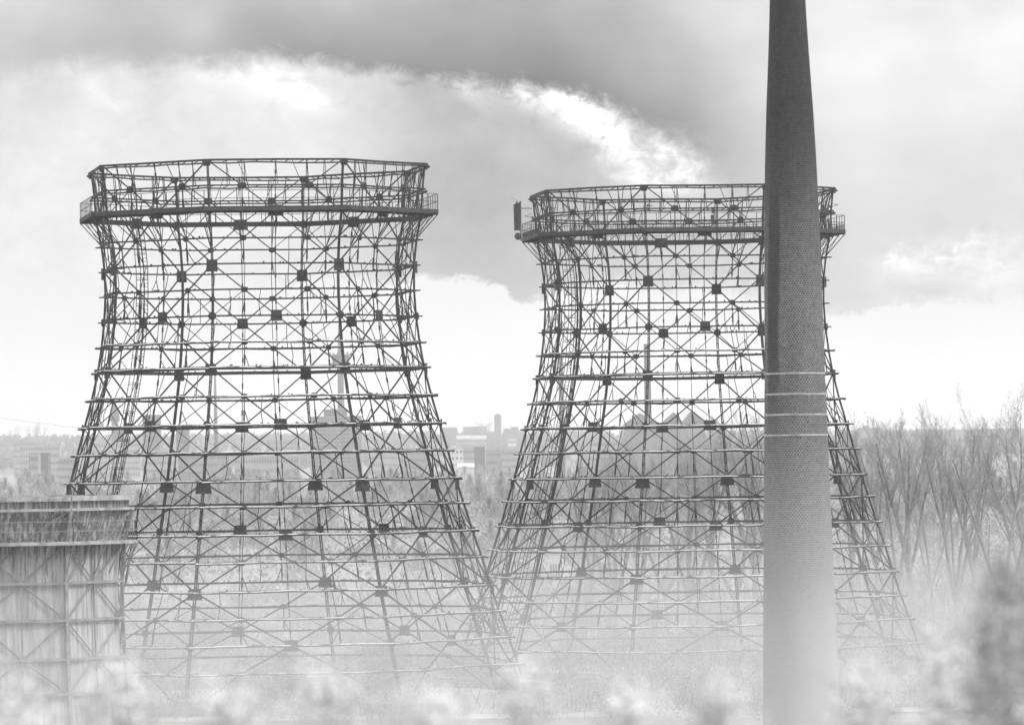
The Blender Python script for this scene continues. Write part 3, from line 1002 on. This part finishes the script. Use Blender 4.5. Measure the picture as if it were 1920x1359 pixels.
TREES = [
 (1452, 800, 560, 1, 'bare tree mostly hidden behind the brick chimney shaft', 0.4, 1.0),
 (1592, 790, 545, 2, 'slim bare tree showing through the right edge of the right tower', 1.0, 0.9),
 (1640, 788, 575, 5, 'first bare tree right of the right lattice tower', 2.0, 0.9),
 (1676, 776, 540, 0, 'forked bare tree with twin stems, second right of the lattice tower', 0.2, 0.85),
 (1703, 785, 556, 5, 'dense narrow bare tree close beside the twin stemmed one', 3.1, 1.0),
 (1742, 816, 610, 3, 'lower bare tree in front of the gabled ridge house on the right', 4.0, 0.8),
 (1786, 770, 530, 1, 'tall bare tree with a pointed top, midway between chimney and frame edge', 5.2, 0.75),
 (1822, 796, 565, 5, 'leaning bare tree between the pointed top tree and the broad one', 2.6, 0.9),
 (1878, 756, 520, 3, 'broadest and tallest bare tree near the right edge', 0.9, 0.95),
 (1925, 768, 545, 1, 'bare tree cut by the right edge of the view', 1.9, 0.9),
 (1105, 868, 560, 2, 'low bare tree at the left end of the row behind the right tower', 0.3, 0.9),
 (1148, 838, 575, 1, 'rounded bare tree in front of the left silo hall gable', 1.3, 1.1),
 (1196, 846, 548, 0, 'bare tree standing under the thick distant factory chimney', 2.2, 1.1),
 (1246, 836, 590, 3, 'spreading bare tree below the middle hall gable', 3.3, 1.0),
 (1290, 822, 560, 1, 'bare tree below the right hall gable', 4.4, 1.0),
 (1332, 800, 580, 0, 'fine twigged bare tree just right of the three gabled hall', 5.1, 1.0),
 (1372, 790, 550, 3, 'bare tree two places left of the brick chimney', 0.7, 1.0),
 (1412, 776, 570, 5, 'tallest bare tree left of the brick chimney, seen through the lattice', 1.6, 1.2),
]
for px, ty, d, pi, lab, rz, sx in TREES:
    place_tree(px, ty, d, pi, lab, rz, sx=sx)

rng = np.random.default_rng(5)
def slivers(cen, dirs, ln, wd):
    """thin triangles, base at cen, tip along dirs"""
    n = len(cen)
    side = np.cross(dirs, rng.normal(size=(n, 3)))
    side /= np.linalg.norm(side, axis=1, keepdims=True) + 1e-9
    a = cen - side * wd[:, None] / 2
    b = cen + side * wd[:, None] / 2
    c = cen + dirs * ln[:, None]
    return np.stack([a, b, c], axis=1).reshape(-1, 3)

def leaf_quads(cen, size):
    n = len(cen)
    u_ = rng.normal(size=(n, 3)); u_ /= np.linalg.norm(u_, axis=1, keepdims=True)
    v_ = np.cross(u_, rng.normal(size=(n, 3))); v_ /= np.linalg.norm(v_, axis=1, keepdims=True) + 1e-9
    u_ = u_ * size[:, None]; v_ = v_ * size[:, None] * 0.7
    return np.stack([cen - u_, cen - v_, cen + u_, cen + v_], axis=1).reshape(-1, 3)

def far_wood(name, label, regions, n_trees, hgt, per, m, seed, wd=(0.10, 0.3)):
    """a wood seen as one mass: every tree a trunk and a spray of twig slivers"""
    out = []
    r = np.random.default_rng(seed)
    for (px0, px1, d0, d1), cnt in zip(regions, n_trees):
        for _ in range(cnt):
            d = r.uniform(d0, d1)
            px = r.uniform(px0, px1)
            x = (px - 960) / F_PX * d
            z0 = ground_z(x, d)
            H = r.uniform(*hgt)
            k = d / 1500
            n = max(60, int(per / max(1, k)))
            rr = H * r.uniform(0.2, 0.5)
            t = r.random(n) ** 0.8
            ang = r.uniform(0, 2 * PI, n)
            rad = rr * np.sqrt(r.random(n)) * np.sin(np.clip(t * 1.1 + 0.15, 0, 1) * PI) ** 0.6
            c = np.stack([x + rad * np.cos(ang), d + rad * np.sin(ang), z0 + H * (0.12 + 0.8 * t)], axis=1)
            dr = np.stack([np.cos(ang) * 0.55, np.sin(ang) * 0.55, np.ones(n)], axis=1) + r.normal(size=(n, 3)) * 0.25
            dr /= np.linalg.norm(dr, axis=1, keepdims=True)
            out.append(slivers(c, dr, r.uniform(0.8, 2.2, n) * (0.6 + 0.4 * k), r.uniform(wd[0], wd[1], n) * (0.6 + 0.5 * k)))
            tb = np.array([[x, d, z0 - 0.3]]); out.append(slivers(tb, np.array([[r.normal() * 0.04, 0, 1.0]]), np.array([H]), np.array([0.4 * (0.6 + 0.4 * k)])))
    return tag(tris_object(name, np.concatenate(out), m), label, 'woodland', kind='stuff')

far_wood('woodland', 'fine grey winter woodland filling the valley between the towers',
         [(-250, 2150, 720, 1100), (-250, 2150, 1100, 1800), (-250, 2150, 1800, 2800)], (90, 240, 260), (7, 11), 420, M['wood'], 8)
far_wood('ridge_woodland', 'tree covered ridge on the skyline',
         [(-250, 2150, 4300, 5600), (-250, 2150, 5600, 6500)], (1700, 2000), (3, 9), 260, M['wood_far'], 9, (0.3, 0.9))

# thicket round the tower feet
def thicket(name, label, spots, m, seed, leaf=(0.03, 0.085), tw=60):
    r = np.random.default_rng(seed)
    out = []
    for (x, y, R, H, n) in spots:
        u_ = r.normal(size=(n, 3)); u_ /= np.linalg.norm(u_, axis=1, keepdims=True)
        rad = r.random(n) ** 0.45
        c = u_ * rad[:, None] * np.array([R, R, H * 0.55]) + np.array([x, y, ground_z(x, y) + H * 0.45])
        c = c[c[:, 2] > ground_z(x, y)]
        lump = np.sin(c[:, 0] * 1.3 + x) + np.sin(c[:, 1] * 1.1) + np.sin(c[:, 2] * 2.0 + x)
        c = c[lump + r.normal(size=len(c)) * 0.6 > -0.9]
        out.append(leaf_quads(c, r.uniform(leaf[0], leaf[1], len(c))))
        b = np.stack([x + r.normal(size=tw) * R * 0.5, y + r.normal(size=tw) * R * 0.5, ground_z(x, y) + r.random(tw) * H * 0.5], axis=1)
        dr = r.normal(size=(tw, 3)) * 0.4 + np.array([0, 0, 1.0]); dr /= np.linalg.norm(dr, axis=1, keepdims=True)
        t3 = slivers(b, dr, r.uniform(0.3, 0.65, tw) * H, r.uniform(0.04, 0.1, tw)).reshape(-1, 3, 3)
        out.append(np.concatenate([t3, (t3[:, 2:3] * 0.98 + t3[:, 0:1] * 0.02)], axis=1).reshape(-1, 3))
    return tag(tris_object(name, np.concatenate(out), m, k=4), label, 'undergrowth', kind='stuff')
rs_ = random.Random(77)
spots = []
for _ in range(330):
    y = rs_.uniform(380, 640)
    px = rs_.uniform(-100, 2020)
    x = (px - 960) / F_PX * y
    h = rs_.uniform(2.0, 4.6) * (1.35 if y > 500 else 1.0)
    if px > 1560 and y > 470: h *= 1.6
    spots.append((x, y, rs_.uniform(1.8, 4.5), h, int(rs_.uniform(1800, 4000))))
thicket('undergrowth', 'mottled leafless scrub growing round the feet of the towers', spots, M['bush'], 3)
spots = []
for _ in range(420):
    y = rs_.uniform(640, 2300)
    px = rs_.uniform(-150, 2050)
    spots.append(((px - 960) / F_PX * y, y, rs_.uniform(5, 14), rs_.uniform(2.0, 5.0), int(rs_.uniform(200, 420))))
thicket('valley_scrub', 'grey scrub covering the valley floor behind the towers', spots, M['wood'], 6, (0.2, 0.55))
# thin upright saplings rising out of the scrub
out = []
for _ in range(230):
    y = rs_.uniform(430, 700); px = rs_.uniform(960 if rs_.random() < 0.7 else -50, 2000)
    x = (px - 960) / F_PX * y; H = rs_.uniform(4, 9); z0 = ground_z(x, y)
    n = 60
    t = rng.random(n); ang = rng.uniform(0, 2 * PI, n); rad = 1.1 * rng.random(n) * t
    c = np.stack([x + rad * np.cos(ang), y + rad * np.sin(ang), z0 + H * (0.2 + 0.75 * t)], axis=1)
    dr = np.stack([np.cos(ang) * 0.5, np.sin(ang) * 0.5, np.ones(n)], axis=1)
    out.append(slivers(c, dr / np.linalg.norm(dr, axis=1, keepdims=True), rng.uniform(0.5, 1.6, n), rng.uniform(0.03, 0.06, n)))
    out.append(slivers(np.array([[x, y, z0]]), np.array([[rs_.gauss(0, .05), 0, 1.0]]), np.array([H]), np.array([0.14])))
tag(tris_object('saplings', np.concatenate(out), M['twig']), 'thin grey saplings rising from the scrub', 'undergrowth', kind='stuff')

# large foreground crowns at the lower right, close to the camera
def crown_tree(name, label, px, top_y, d, R, m, n, seed, hh=5.0, group=None, leaf=(0.05, 0.11), nb=50):
    p = at(px, top_y, d)
    r = np.random.default_rng(seed)
    e = empty(name, (p.x, p.y, 0), label, 'tree', group)
    mb = MB()
    mb.tube((0, 0, -0.3), (0.1, 0, p.z * 0.5), 0.3, 0.22, n=10)
    mb.tube((0.1, 0, p.z * 0.5), (0, 0, p.z - hh), 0.22, 0.03, n=8)
    mb.tube((0, 0, p.z - hh), (0, 0, p.z - 0.3), 0.012, 0.004, n=6)
    rr = random.Random(seed)
    for _ in range(22):
        z = rr.uniform(p.z - hh * 1.2, p.z - 0.4); a = rr.uniform(0, 2 * PI); L = R * rr.uniform(0.5, 1.0)
        mb.tube((0, 0, z), (math.cos(a) * L, math.sin(a) * L, z + L * 0.6), 0.004, 0.002, n=5)
    mb.build('trunk', M['twigpale'], e)
    cs = []
    for _ in range(nb):
        a = r.uniform(0, 2 * PI); t = r.random()
        q = R * (1 - t ** 1.6 * 0.85) * math.sqrt(r.random())
        cs.append((math.cos(a) * q, math.sin(a) * q, p.z - hh * (1 - t) * 1.1 - 0.35, r.uniform(0.45, 0.95) * R * 0.6))
    out = []
    for c in cs:
        k = n // len(cs)
        u_ = r.normal(size=(k, 3)); u_ /= np.linalg.norm(u_, axis=1, keepdims=True)
        out.append(u_ * (r.random(k) ** 0.5 * c[3])[:, None] * np.array([1, 1, 0.85]) + np.array(c[:3]))
    c = np.concatenate(out)
    tris_object('crown', leaf_quads(c, r.uniform(leaf[0], leaf[1], len(c))), m, e, k=4)
    return e
crown_tree('broadleaf_tree', 'grey out of focus tree crown at the right edge, close to the camera', 1885, 925, 25, 0.40, M['leafdark'], 6500, 41, hh=1.9, leaf=(0.008, 0.018), nb=150)
crown_tree('broadleaf_tree', 'pale out of focus crown just left of the grey near crown', 1755, 1050, 27, 0.33, M['leafpale'], 3000, 42, hh=1.3, leaf=(0.008, 0.018), nb=80)
for px_, ty_, d_, R_n, n_, lab_ in ((20, 1235, 24, 0.40, 3400, 'added pale blurred crown in the bottom left corner'),
                          (215, 1205, 27, 0.42, 3400, 'added pale blurred crown at the bottom below the clad tower corner'),
                          (420, 1250, 25, 0.40, 3400, 'added pale blurred crown at the bottom edge right of the clad tower'),
                          (610, 1225, 28, 0.42, 3300, 'added pale blurred crown at the bottom edge below the middle of the left tower'),
                          (800, 1260, 24, 0.38, 3300, 'added pale blurred crown at the bottom edge below the right leg of the left tower'),
                          (985, 1228, 27, 0.42, 3400, 'added pale blurred crown at the bottom edge between the two lattice towers'),
                          (1170, 1255, 25, 0.40, 3300, 'added pale blurred crown at the bottom edge below the left half of the right tower'),
                          (1350, 1235, 26, 0.38, 3300, 'added pale blurred crown at the bottom edge just left of the chimney foot'),
                          (1620, 1215, 26, 0.36, 3300, 'added pale blurred crown at the bottom edge just right of the chimney foot')):
    crown_tree('broadleaf_tree', lab_, px_, ty_ - 95, d_, R_n, M['leafpale'], n_, int(px_), hh=1.0, leaf=(0.008, 0.018), group='added blurred near crowns', nb=80)  # crowns added to stand in for the blurred, whitened lower edge

# ------------------------------------------------------------------ distant buildings
def S(d): return d / F_PX
def hz(px): return 865 - (px - 960) * ROLL
def building(px0, px1, top, d, label, wall='far_light', roof='roof', cat='building', depth=14, floors=3, cols=6, kind='flat', base=None, name='building', gables=None, win=True, group=None):
    """front wall faces the camera; size and place follow from bearing and distance"""
    a, b = at(px0, top, d), at(px1, top, d)
    x0, x1 = a.x, b.x
    zt = (a.z + b.z) / 2
    cx = (x0 + x1) / 2; w = (x1 - x0)
    z0 = ground_z(cx, d) - 1.0
    if base is not None:
        z0 = min(z0, at(px0, base, d).z)
    e = empty(name, (cx, d, z0), label, cat, group)
    H = zt - z0
    if H < 2.5: H = 2.5
    rh = 0.0
    if kind in ('gable', 'hip'): rh = min(w * 0.25, H * 0.4, 4.5)
    mb = MB()
    mb.box((-w / 2, 0, 0), (w / 2, depth, H - rh))
    mb.build('wall', M[wall], e)
    mb = MB()
    if kind == 'gable':
        ov = 0.3
        base_ = [(-w / 2 - ov, -ov, H - rh), (w / 2 + ov, -ov, H - rh), (w / 2 + ov, depth + ov, H - rh), (-w / 2 - ov, depth + ov, H - rh)]
        mb.v += base_ + [(-w / 2 - ov, depth / 2, H), (w / 2 + ov, depth / 2, H)]
        mb.f += [(0, 1, 5, 4), (2, 3, 4, 5), (1, 2, 5), (3, 0, 4), (3, 2, 1, 0)]
    elif kind == 'hip':
        base_ = [(-w / 2 - .3, -.3, H - rh), (w / 2 + .3, -.3, H - rh), (w / 2 + .3, depth + .3, H - rh), (-w / 2 - .3, depth + .3, H - rh)]
        mb.v += base_ + [(0, depth / 2, H)]
        mb.f += [(0, 1, 4), (1, 2, 4), (2, 3, 4), (3, 0, 4), (3, 2, 1, 0)]
    else:
        mb.box((-w / 2 - 0.25, -0.25, H), (w / 2 + 0.25, depth + 0.25, H + 0.5))
    mb.build('roof', M[roof], e)
    if win:
        hh = H - rh - 1.5
        floors = max(floors, min(6, int(hh / 3.6)))
        mb = MB()
        n_ = 0
        for fl in range(floors):
            zc = 1.5 + hh * (fl + 0.5) / floors
            wh = min(1.8, hh / floors * 0.4)
            for c in range(cols * 2):
                xc = -w / 2 + w * (c + 0.5) / (cols * 2)
                ww = w / cols * 0.25
                mb.box((xc - ww / 2, -0.06, zc - wh / 2), (xc + ww / 2, 0.05, zc + wh / 2))
        mb.build('window', M['window'], e)['kind'] = 'stuff'
    return e, w, H, z0

# office tower block behind the left tower
d = 3000
p0, p1 = at(581, 781, d), at(677, 781, d)
w = p1.x - p0.x
zb = ground_z(p0.x, d) - 2
OB = empty('office_block', ((p0.x + p1.x) / 2, d, zb), 'grey high rise office block with gridded windows seen through the left tower', 'building')
H = p0.z - zb
mb = MB(); mb.box((-w / 2, 0, 0), (w / 2, 18, H)); mb.build('wall', M['far_concrete'], OB)
mb = MB(); mb.box((-w / 2 + w * 0.27, 2, H), (w / 2 - w * 0.28, 14, H + 13 * S(d))); mb.build('roof_block', M['far_brick'], OB)
mb = MB()
fh = 7.4 * S(d)
nf = int(H / fh)
mb2 = MB()
for fl in range(nf):
    z = H - fh * (fl + 0.8)
    for c in range(9):
        x = -w / 2 + 1.2 + c * (w * 0.34 - 1.6) / 9
        mb.box((x, -0.15, z), (x + 0.5, 0.05, z + fh * 0.55))
    mb2.box((-w / 2 + w * 0.36, -0.12, z), (w / 2 - 0.6, 0.05, z + fh * 0.28))
    for xx in (0.62, 0.66, 0.71, 0.75):
        mb.box((-w / 2 + w * xx, -0.2, z), (-w / 2 + w * xx + 0.55, 0.05, z + fh * 0.6))
o = mb.build('window', M['window'], OB); o['kind'] = 'stuff'
o = mb2.build('floor_band', M['far_brick'], OB)
mb = MB(); mb.box((-w / 2 + w * 0.35, -0.5, 0), (-w / 2 + w * 0.357, 0.02, H)); mb.build('pier', M['far_brick'], OB)

# television tower
d = 3300
s = S(d)
pb = at(640, 800, d)
zt0 = ground_z(pb.x, d)
TV = empty('television_tower', (pb.x, d, zt0), 'concrete television tower with an inverted cone platform seen through the left tower', 'tower')
def tvz(y): return CAM_Z + (hz(640) - y) * s - zt0
mb = MB(); mb.lathe([(7.2 * s, 0), (6.6 * s, tvz(780)), (5.6 * s, tvz(700)), (5.2 * s, tvz(664))], 24); mb.build('shaft', M['far_brick'], TV, smooth=True)
mb = MB(); mb.lathe([(5.2 * s, tvz(688)), (16 * s, tvz(684)), (18.5 * s, tvz(681)), (15 * s, tvz(680)), (17 * s, tvz(668)), (17.5 * s, tvz(665)), (5 * s, tvz(664))], 32); mb.build('platform', M['far_dark'], TV)
mb = MB(); mb.lathe([(22 * s, tvz(666)), (22 * s, tvz(665)), (21 * s, tvz(665))], 32, closed=False); mb.lathe([(20 * s, tvz(683)), (20 * s, tvz(682)), (5 * s, tvz(682))], 32, closed=False)
for j in range(14):
    a = 2 * PI * j / 14
    mb.tube((21 * s * math.cos(a), 21 * s * math.sin(a), tvz(667)), (21 * s * math.cos(a), 21 * s * math.sin(a), tvz(667 - random.Random(j).uniform(3, 8))), 0.35, n=5)
    mb.tube((5 * s * math.cos(a), 5 * s * math.sin(a), tvz(665.4)), (22 * s * math.cos(a), 22 * s * math.sin(a), tvz(665.4)), 0.25, n=4)
mb.build('aerial_ring', M['far_dark'], TV)
mb = MB(); mb.lathe([(5.0 * s, tvz(664)), (4.4 * s, tvz(640)), (3.4 * s, tvz(612)), (1.4 * s, tvz(596)), (1.2 * s, tvz(576))], 12); mb.build('antenna_mast', M['far_brick'], TV)

# factory chimneys far off
def far_chimney(px, top, d, w0, w1, label, base=845):
    p = at(px, top, d); s = S(d); z0 = ground_z(p.x, d)
    e = empty('factory_chimney', (p.x, d, z0), label, 'chimney', 'distant factory chimneys')
    H = p.z - z0
    mb = MB(); mb.lathe([(w1 / 2 * s, -1), (w0 / 2 * s, H - 1.2)], 20); mb.build('shaft', M['far_dark'], e, smooth=True)
    mb = MB(); mb.lathe([(w0 / 2 * s + 0.05, H - 1.2), (w0 / 2 * s + 0.12, H)], 20); mb.build('rim', M['far_dark'], e)
far_chimney(403, 697, 3500, 3.5, 11, 'slender tapering far chimney seen through the middle of the left tower')
far_chimney(1051.5, 669, 3000, 8.5, 11.5, 'far chimney seen behind the left edge of the right tower')
far_chimney(1213, 645, 2500, 11.5, 15, 'tall thick far chimney beside the three gabled hall')

# three-gabled hall
d = 2300; s = S(d)
p0, p1 = at(1172, 792, d), at(1322, 792, d)
zb = ground_z(p0.x, d) - 2
HL = empty('gabled_hall', ((p0.x + p1.x) / 2, d, zb), 'long pale hall with three pointed roofs behind the right tower', 'building')
w = p1.x - p0.x; H = (p0.z + p1.z) / 2 - zb
mb = MB(); mb.box((-w / 2, 0, 0), (w / 2, 30, H)); 
for j in range(36):
    x = -w / 2 + w * (j + 0.5) / 36
    mb.box((x - 0.12, -0.2, 0), (x + 0.12, -0.02, H))
mb.build('wall', M['far_light'], HL)
for (pk, lx, rx, tp) in ((1199, 1174, 1236, 773.5), (1264, 1243, 1281, 773), (1297, 1281.5, 1322, 771.5)):
    xs_ = [(v - 1247) * s for v in (lx, rx, pk)]
    zp = (792 - tp) * s + H
    mb = MB()
    mb.v += [(xs_[0], -0.4, H + .02), (xs_[1], -0.4, H + .02), (xs_[2], -0.4, zp), (xs_[0], 30, H + .02), (xs_[1], 30, H + .02), (xs_[2], 30, zp)]
    mb.f += [(0, 1, 2), (5, 4, 3), (0, 2, 5, 3), (2, 1, 4, 5), (1, 0, 3, 4)]
    mb.build('roof', M['far_concrete'], HL)

# church tower on the ridge
d = 5500; s = S(d)
p = at(933.5, 815, d); z0 = ground_z(p.x, d)
CT2 = empty('church_tower', (p.x, d, z0), 'square church tower with a low pyramid cap on the skyline between the two towers', 'tower')
zt_ = CAM_Z + (hz(933) - 779) * s - z0
hw = 6.6 * s
mb = MB(); mb.box((-hw, 0, -2), (hw, 2 * hw, zt_))
mb.build('wall', M['far_brick'], CT2)
mb = MB()
for xx in (-0.55, -0.05, 0.4):
    mb.box((hw * xx - 0.35, -0.3, zt_ - 22 * s), (hw * xx + 0.35, 0.02, zt_ - 5 * s))
mb.build('window', M['window'], CT2)
mb = MB(); mb.v += [(-hw - .4, -.4, zt_ + .02), (hw + .4, -.4, zt_ + .02), (hw + .4, 2 * hw + .4, zt_ + .02), (-hw - .4, 2 * hw + .4, zt_ + .02), (0, hw, zt_ + 4 * s)]; mb.f += [(0, 1, 4), (1, 2, 4), (2, 3, 4), (3, 0, 4), (3, 2, 1, 0)]
mb.build('roof', M['far_dark'], CT2)

# spire church far left, seen through the left tower
d = 3600; s = S(d)
p = at(215, 800, d); z0 = ground_z(p.x, d)
SP = empty('church', (p.x, d, z0), 'church with a steep pointed spire seen through the left edge of the left tower', 'church')
zz = lambda y: CAM_Z + (hz(215) - y) * s - z0
mb = MB(); mb.box((-6 * s, 0, -1), (6 * s, 12 * s, zz(790))); mb.box((4 * s, 2, -1), (16 * s, 20 * s, zz(806))); mb.build('wall', M['far_brick'], SP)
mb = MB(); mb.lathe([(9 * s, zz(790)), (9.2 * s, zz(780)), (6 * s, zz(765)), (0.2, zz(752))], 8, c=(0, 6 * s)); mb.build('spire', M['far_dark'], SP)

B = building
B(267, 299, 779, 3600, 'dark flat topped block with a small roof house left of centre in the left tower', 'far_brick', 'far_dark', depth=16, floors=3, cols=6)
B(330, 353, 806, 3300, 'narrow grey block under the slender far chimney', 'far_brick', floors=4, cols=4)
B(25, 76, 828, 3700, 'long white roofed hall at the far left, topmost of its row', 'far_light', 'roof_light', floors=1, cols=8)
B(38, 112, 835, 3350, 'long white roofed shed in front of the topmost far left hall', 'far_light', 'roof_light', floors=1, cols=8)
B(54, 71, 851, 2500, 'pale narrow block with a dark upper storey at the far left', 'far_light', 'roof', floors=2, cols=3)
B(73, 90, 851, 2550, 'dark square block beside the pale narrow block at the far left', 'far_brick', 'far_dark', floors=3, cols=3)
B(108, 145, 858, 2700, 'low pale workshop left of the left tower foot', 'far_light', 'roof_light', floors=1, cols=6)
B(170, 262, 830, 3500, 'long low factory shed behind the left edge of the left tower', 'far_light', 'roof_light', floors=2, cols=10)
B(270, 330, 845, 3000, 'pale works hall right of the spire church', 'far_light', 'roof_light', floors=2, cols=8)
B(350, 430, 850, 2900, 'broad pale works hall below the slender far chimney', 'far_concrete', 'roof_light', floors=2, cols=10)
B(440, 560, 856, 2800, 'wide low works hall left of the office block', 'far_light', 'roof_light', floors=1, cols=12)
B(500, 560, 826, 3900, 'grey factory hall beside the office block', 'far_concrete', 'roof', floors=2, cols=7)
B(690, 745, 838, 3300, 'pale hall with strip windows right of the office block', 'far_light', 'roof_light', floors=3, cols=8)
B(752, 800, 842, 3100, 'low grey workshop behind the right edge of the left tower', 'far_concrete', 'roof', floors=2, cols=6)
B(838, 868, 841, 3300, 'white hall with two window bands beside the left tower', 'far_white', 'roof_light', floors=2, cols=2)
B(868, 889, 840, 3250, 'pale office wing between the white hall and the dark cube block', 'far_light', 'roof', floors=3, cols=6)
B(889, 909, 839, 3200, 'dark cube shaped block in the gap between the towers', 'far_dark', 'far_dark', floors=3, cols=3)
B(911, 940, 845, 3250, 'low grey wing right of the dark cube block', 'far_concrete', 'roof', floors=2, cols=6)
B(941, 972, 843, 3100, 'pale hall with a curved white roof beside the right tower', 'far_light', 'roof_light', floors=1, cols=6)
B(952, 968, 823, 3900, 'white flat block above the pale curved roof hall', 'far_white', 'roof_light', floors=4, cols=3)
B(856, 882, 816, 4700, 'pale terrace house on the slope in the gap between the towers', 'far_light', 'roof_light', floors=2, cols=4, kind='gable')
B(884, 912, 816, 4750, 'second pale terrace house on the slope, under the round tree', 'far_light', 'roof_light', floors=2, cols=5, kind='gable')
B(858, 888, 868, 2200, 'white tent roofed store at the edge of the valley wood', 'far_white', 'far_white', floors=1, cols=4, win=False, kind='gable')
for (a, b, t, lab, k) in [(828, 842, 802, 'grey ridge house nearest the left tower', 'flat'), (842, 857, 801, 'second grey ridge house from the left tower', 'gable'),
                          (868, 884, 801, 'long roofed ridge house left of the round tree', 'flat'), (884, 912, 800, 'wide ridge house under the round tree', 'flat'),
                          (944, 958, 803, 'small ridge house right of the church tower', 'gable'), (958, 972, 801, 'stepped ridge house near the right tower', 'flat'),
                          (1608, 1652, 803, 'dark flat ridge building with a chimney behind the right hand trees', 'flat'),
                          (1724, 1764, 806, 'ridge house with a gable behind the lower bare tree', 'gable'),
                          (1790, 1816, 806, 'low ridge house behind the pointed top tree', 'flat'),
                          (1840, 1870, 805, 'low ridge house behind the broadest bare tree', 'flat')]:
    e, w_, H_, z_ = B(a, b, t, 5650, lab, 'far_brick', 'far_dark', floors=2, cols=5, kind=k, depth=10)
    if 'with a chimney' in lab:
        mb = MB(); mb.box((-2.2, 3, H_), (-0.6, 5, H_ + 9)); mb.box((-6, 2, H_ + .4), (0.5, 6, H_ + 3)); mb.build('chimney', M['far_dark'], e)
B(1100, 1172, 826, 3000, 'broad pale hall left of the three gabled hall', 'far_light', 'roof_light', floors=2, cols=10)
B(1325, 1420, 850, 2000, 'low pale shed behind the trees left of the brick chimney', 'far_light', 'roof_light', floors=1, cols=9)
B(1640, 1745, 968, 1250, 'long low white roofed shed behind the right hand trees', 'far_light', 'far_white', floors=1, cols=12, depth=10)
B(1790, 1925, 921, 1500, 'second long low shed at the right edge, farther off', 'far_light', 'far_white', floors=1, cols=12, depth=10)
B(1660, 1700, 925, 1700, 'small pale barn behind the twin stemmed tree', 'far_white', 'roof_light', floors=1, cols=4, depth=10)
B(1030, 1050, 1035, 760, 'small white hut in the scrub at the foot of the right tower', 'far_white', 'far_white', floors=1, cols=2, depth=5)

# single trees on the skyline
place_tree(908, 790, 5600, 1, 'round crowned tree on the skyline left of the church tower', 0.5, group='single trees on the ridge', sx=1.7)
place_tree(17, 797, 5200, 3, 'left one of two pale skyline trees at the far left', 0.5, group='single trees on the ridge', sx=1.3)
place_tree(70, 793, 5200, 1, 'right one of two pale skyline trees at the far left', 1.5, group='single trees on the ridge', sx=1.3)

# overhead cable at the left
def cable(pts, r, label):
    mb = MB()
    for a, b in zip(pts[:-1], pts[1:]):
        mb.tube(a, b, r, n=5, cap=False)
    tag(mb.build('overhead_cable', M['thin']), label, 'cable', 'overhead cables')
def span(x0, y0, x1, y1, d, sag, n=24):
    out = []
    for i in range(n + 1):
        t = i / n
        p = at(x0 + (x1 - x0) * t, y0 + (y1 - y0) * t, d)
        p.z -= sag * 4 * t * (1 - t)
        out.append(p)
    return out
cable(span(-260, 748, 720, 868, 1300, 0.6), 0.022, 'thin overhead cable sloping down towards the left tower against the sky')
cable(span(-260, 838, 700, 905, 1300, 0.6), 0.022, 'lower thin overhead cable crossing the valley at the left')

# ------------------------------------------------------------------ air
def volume_box(name, lo, hi, density, label, aniso=0.0, alb=0.94):
    mb = MB(); mb.box(lo, hi)
    m = bpy.data.materials.new(name)
    m.use_nodes = True
    t = m.node_tree
    t.nodes.clear()
    o_ = N(t, 'ShaderNodeOutputMaterial')
    v = N(t, 'ShaderNodeVolumePrincipled')
    v.inputs['Color'].default_value = (alb, alb, alb, 1)
    v.inputs['Density'].default_value = density
    v.inputs['Anisotropy'].default_value = aniso
    t.links.new(v.outputs[0], o_.inputs['Volume'])
    ob = mb.build(name, m)
    ob.visible_shadow = True
    return tag(ob, label, 'haze', kind='stuff')
volume_box('haze', (-2600, -450, -1.6), (2600, 8100, 152), 1.15e-4, 'pale even haze over the whole view', 0.0, 0.86)
volume_box('added_mist', (-900, 60, -1.2), (900, 560, 13.5), 0.0009, 'thin upper layer of mist added to whiten the tower feet', 0.0, 0.77)  # both mist layers are added, standing in for the whitened lower edge
volume_box('added_mist', (-890, 70, -1.1), (890, 550, 9.0), 0.0018, 'denser low layer of mist added to whiten the ground', 0.0, 0.77)
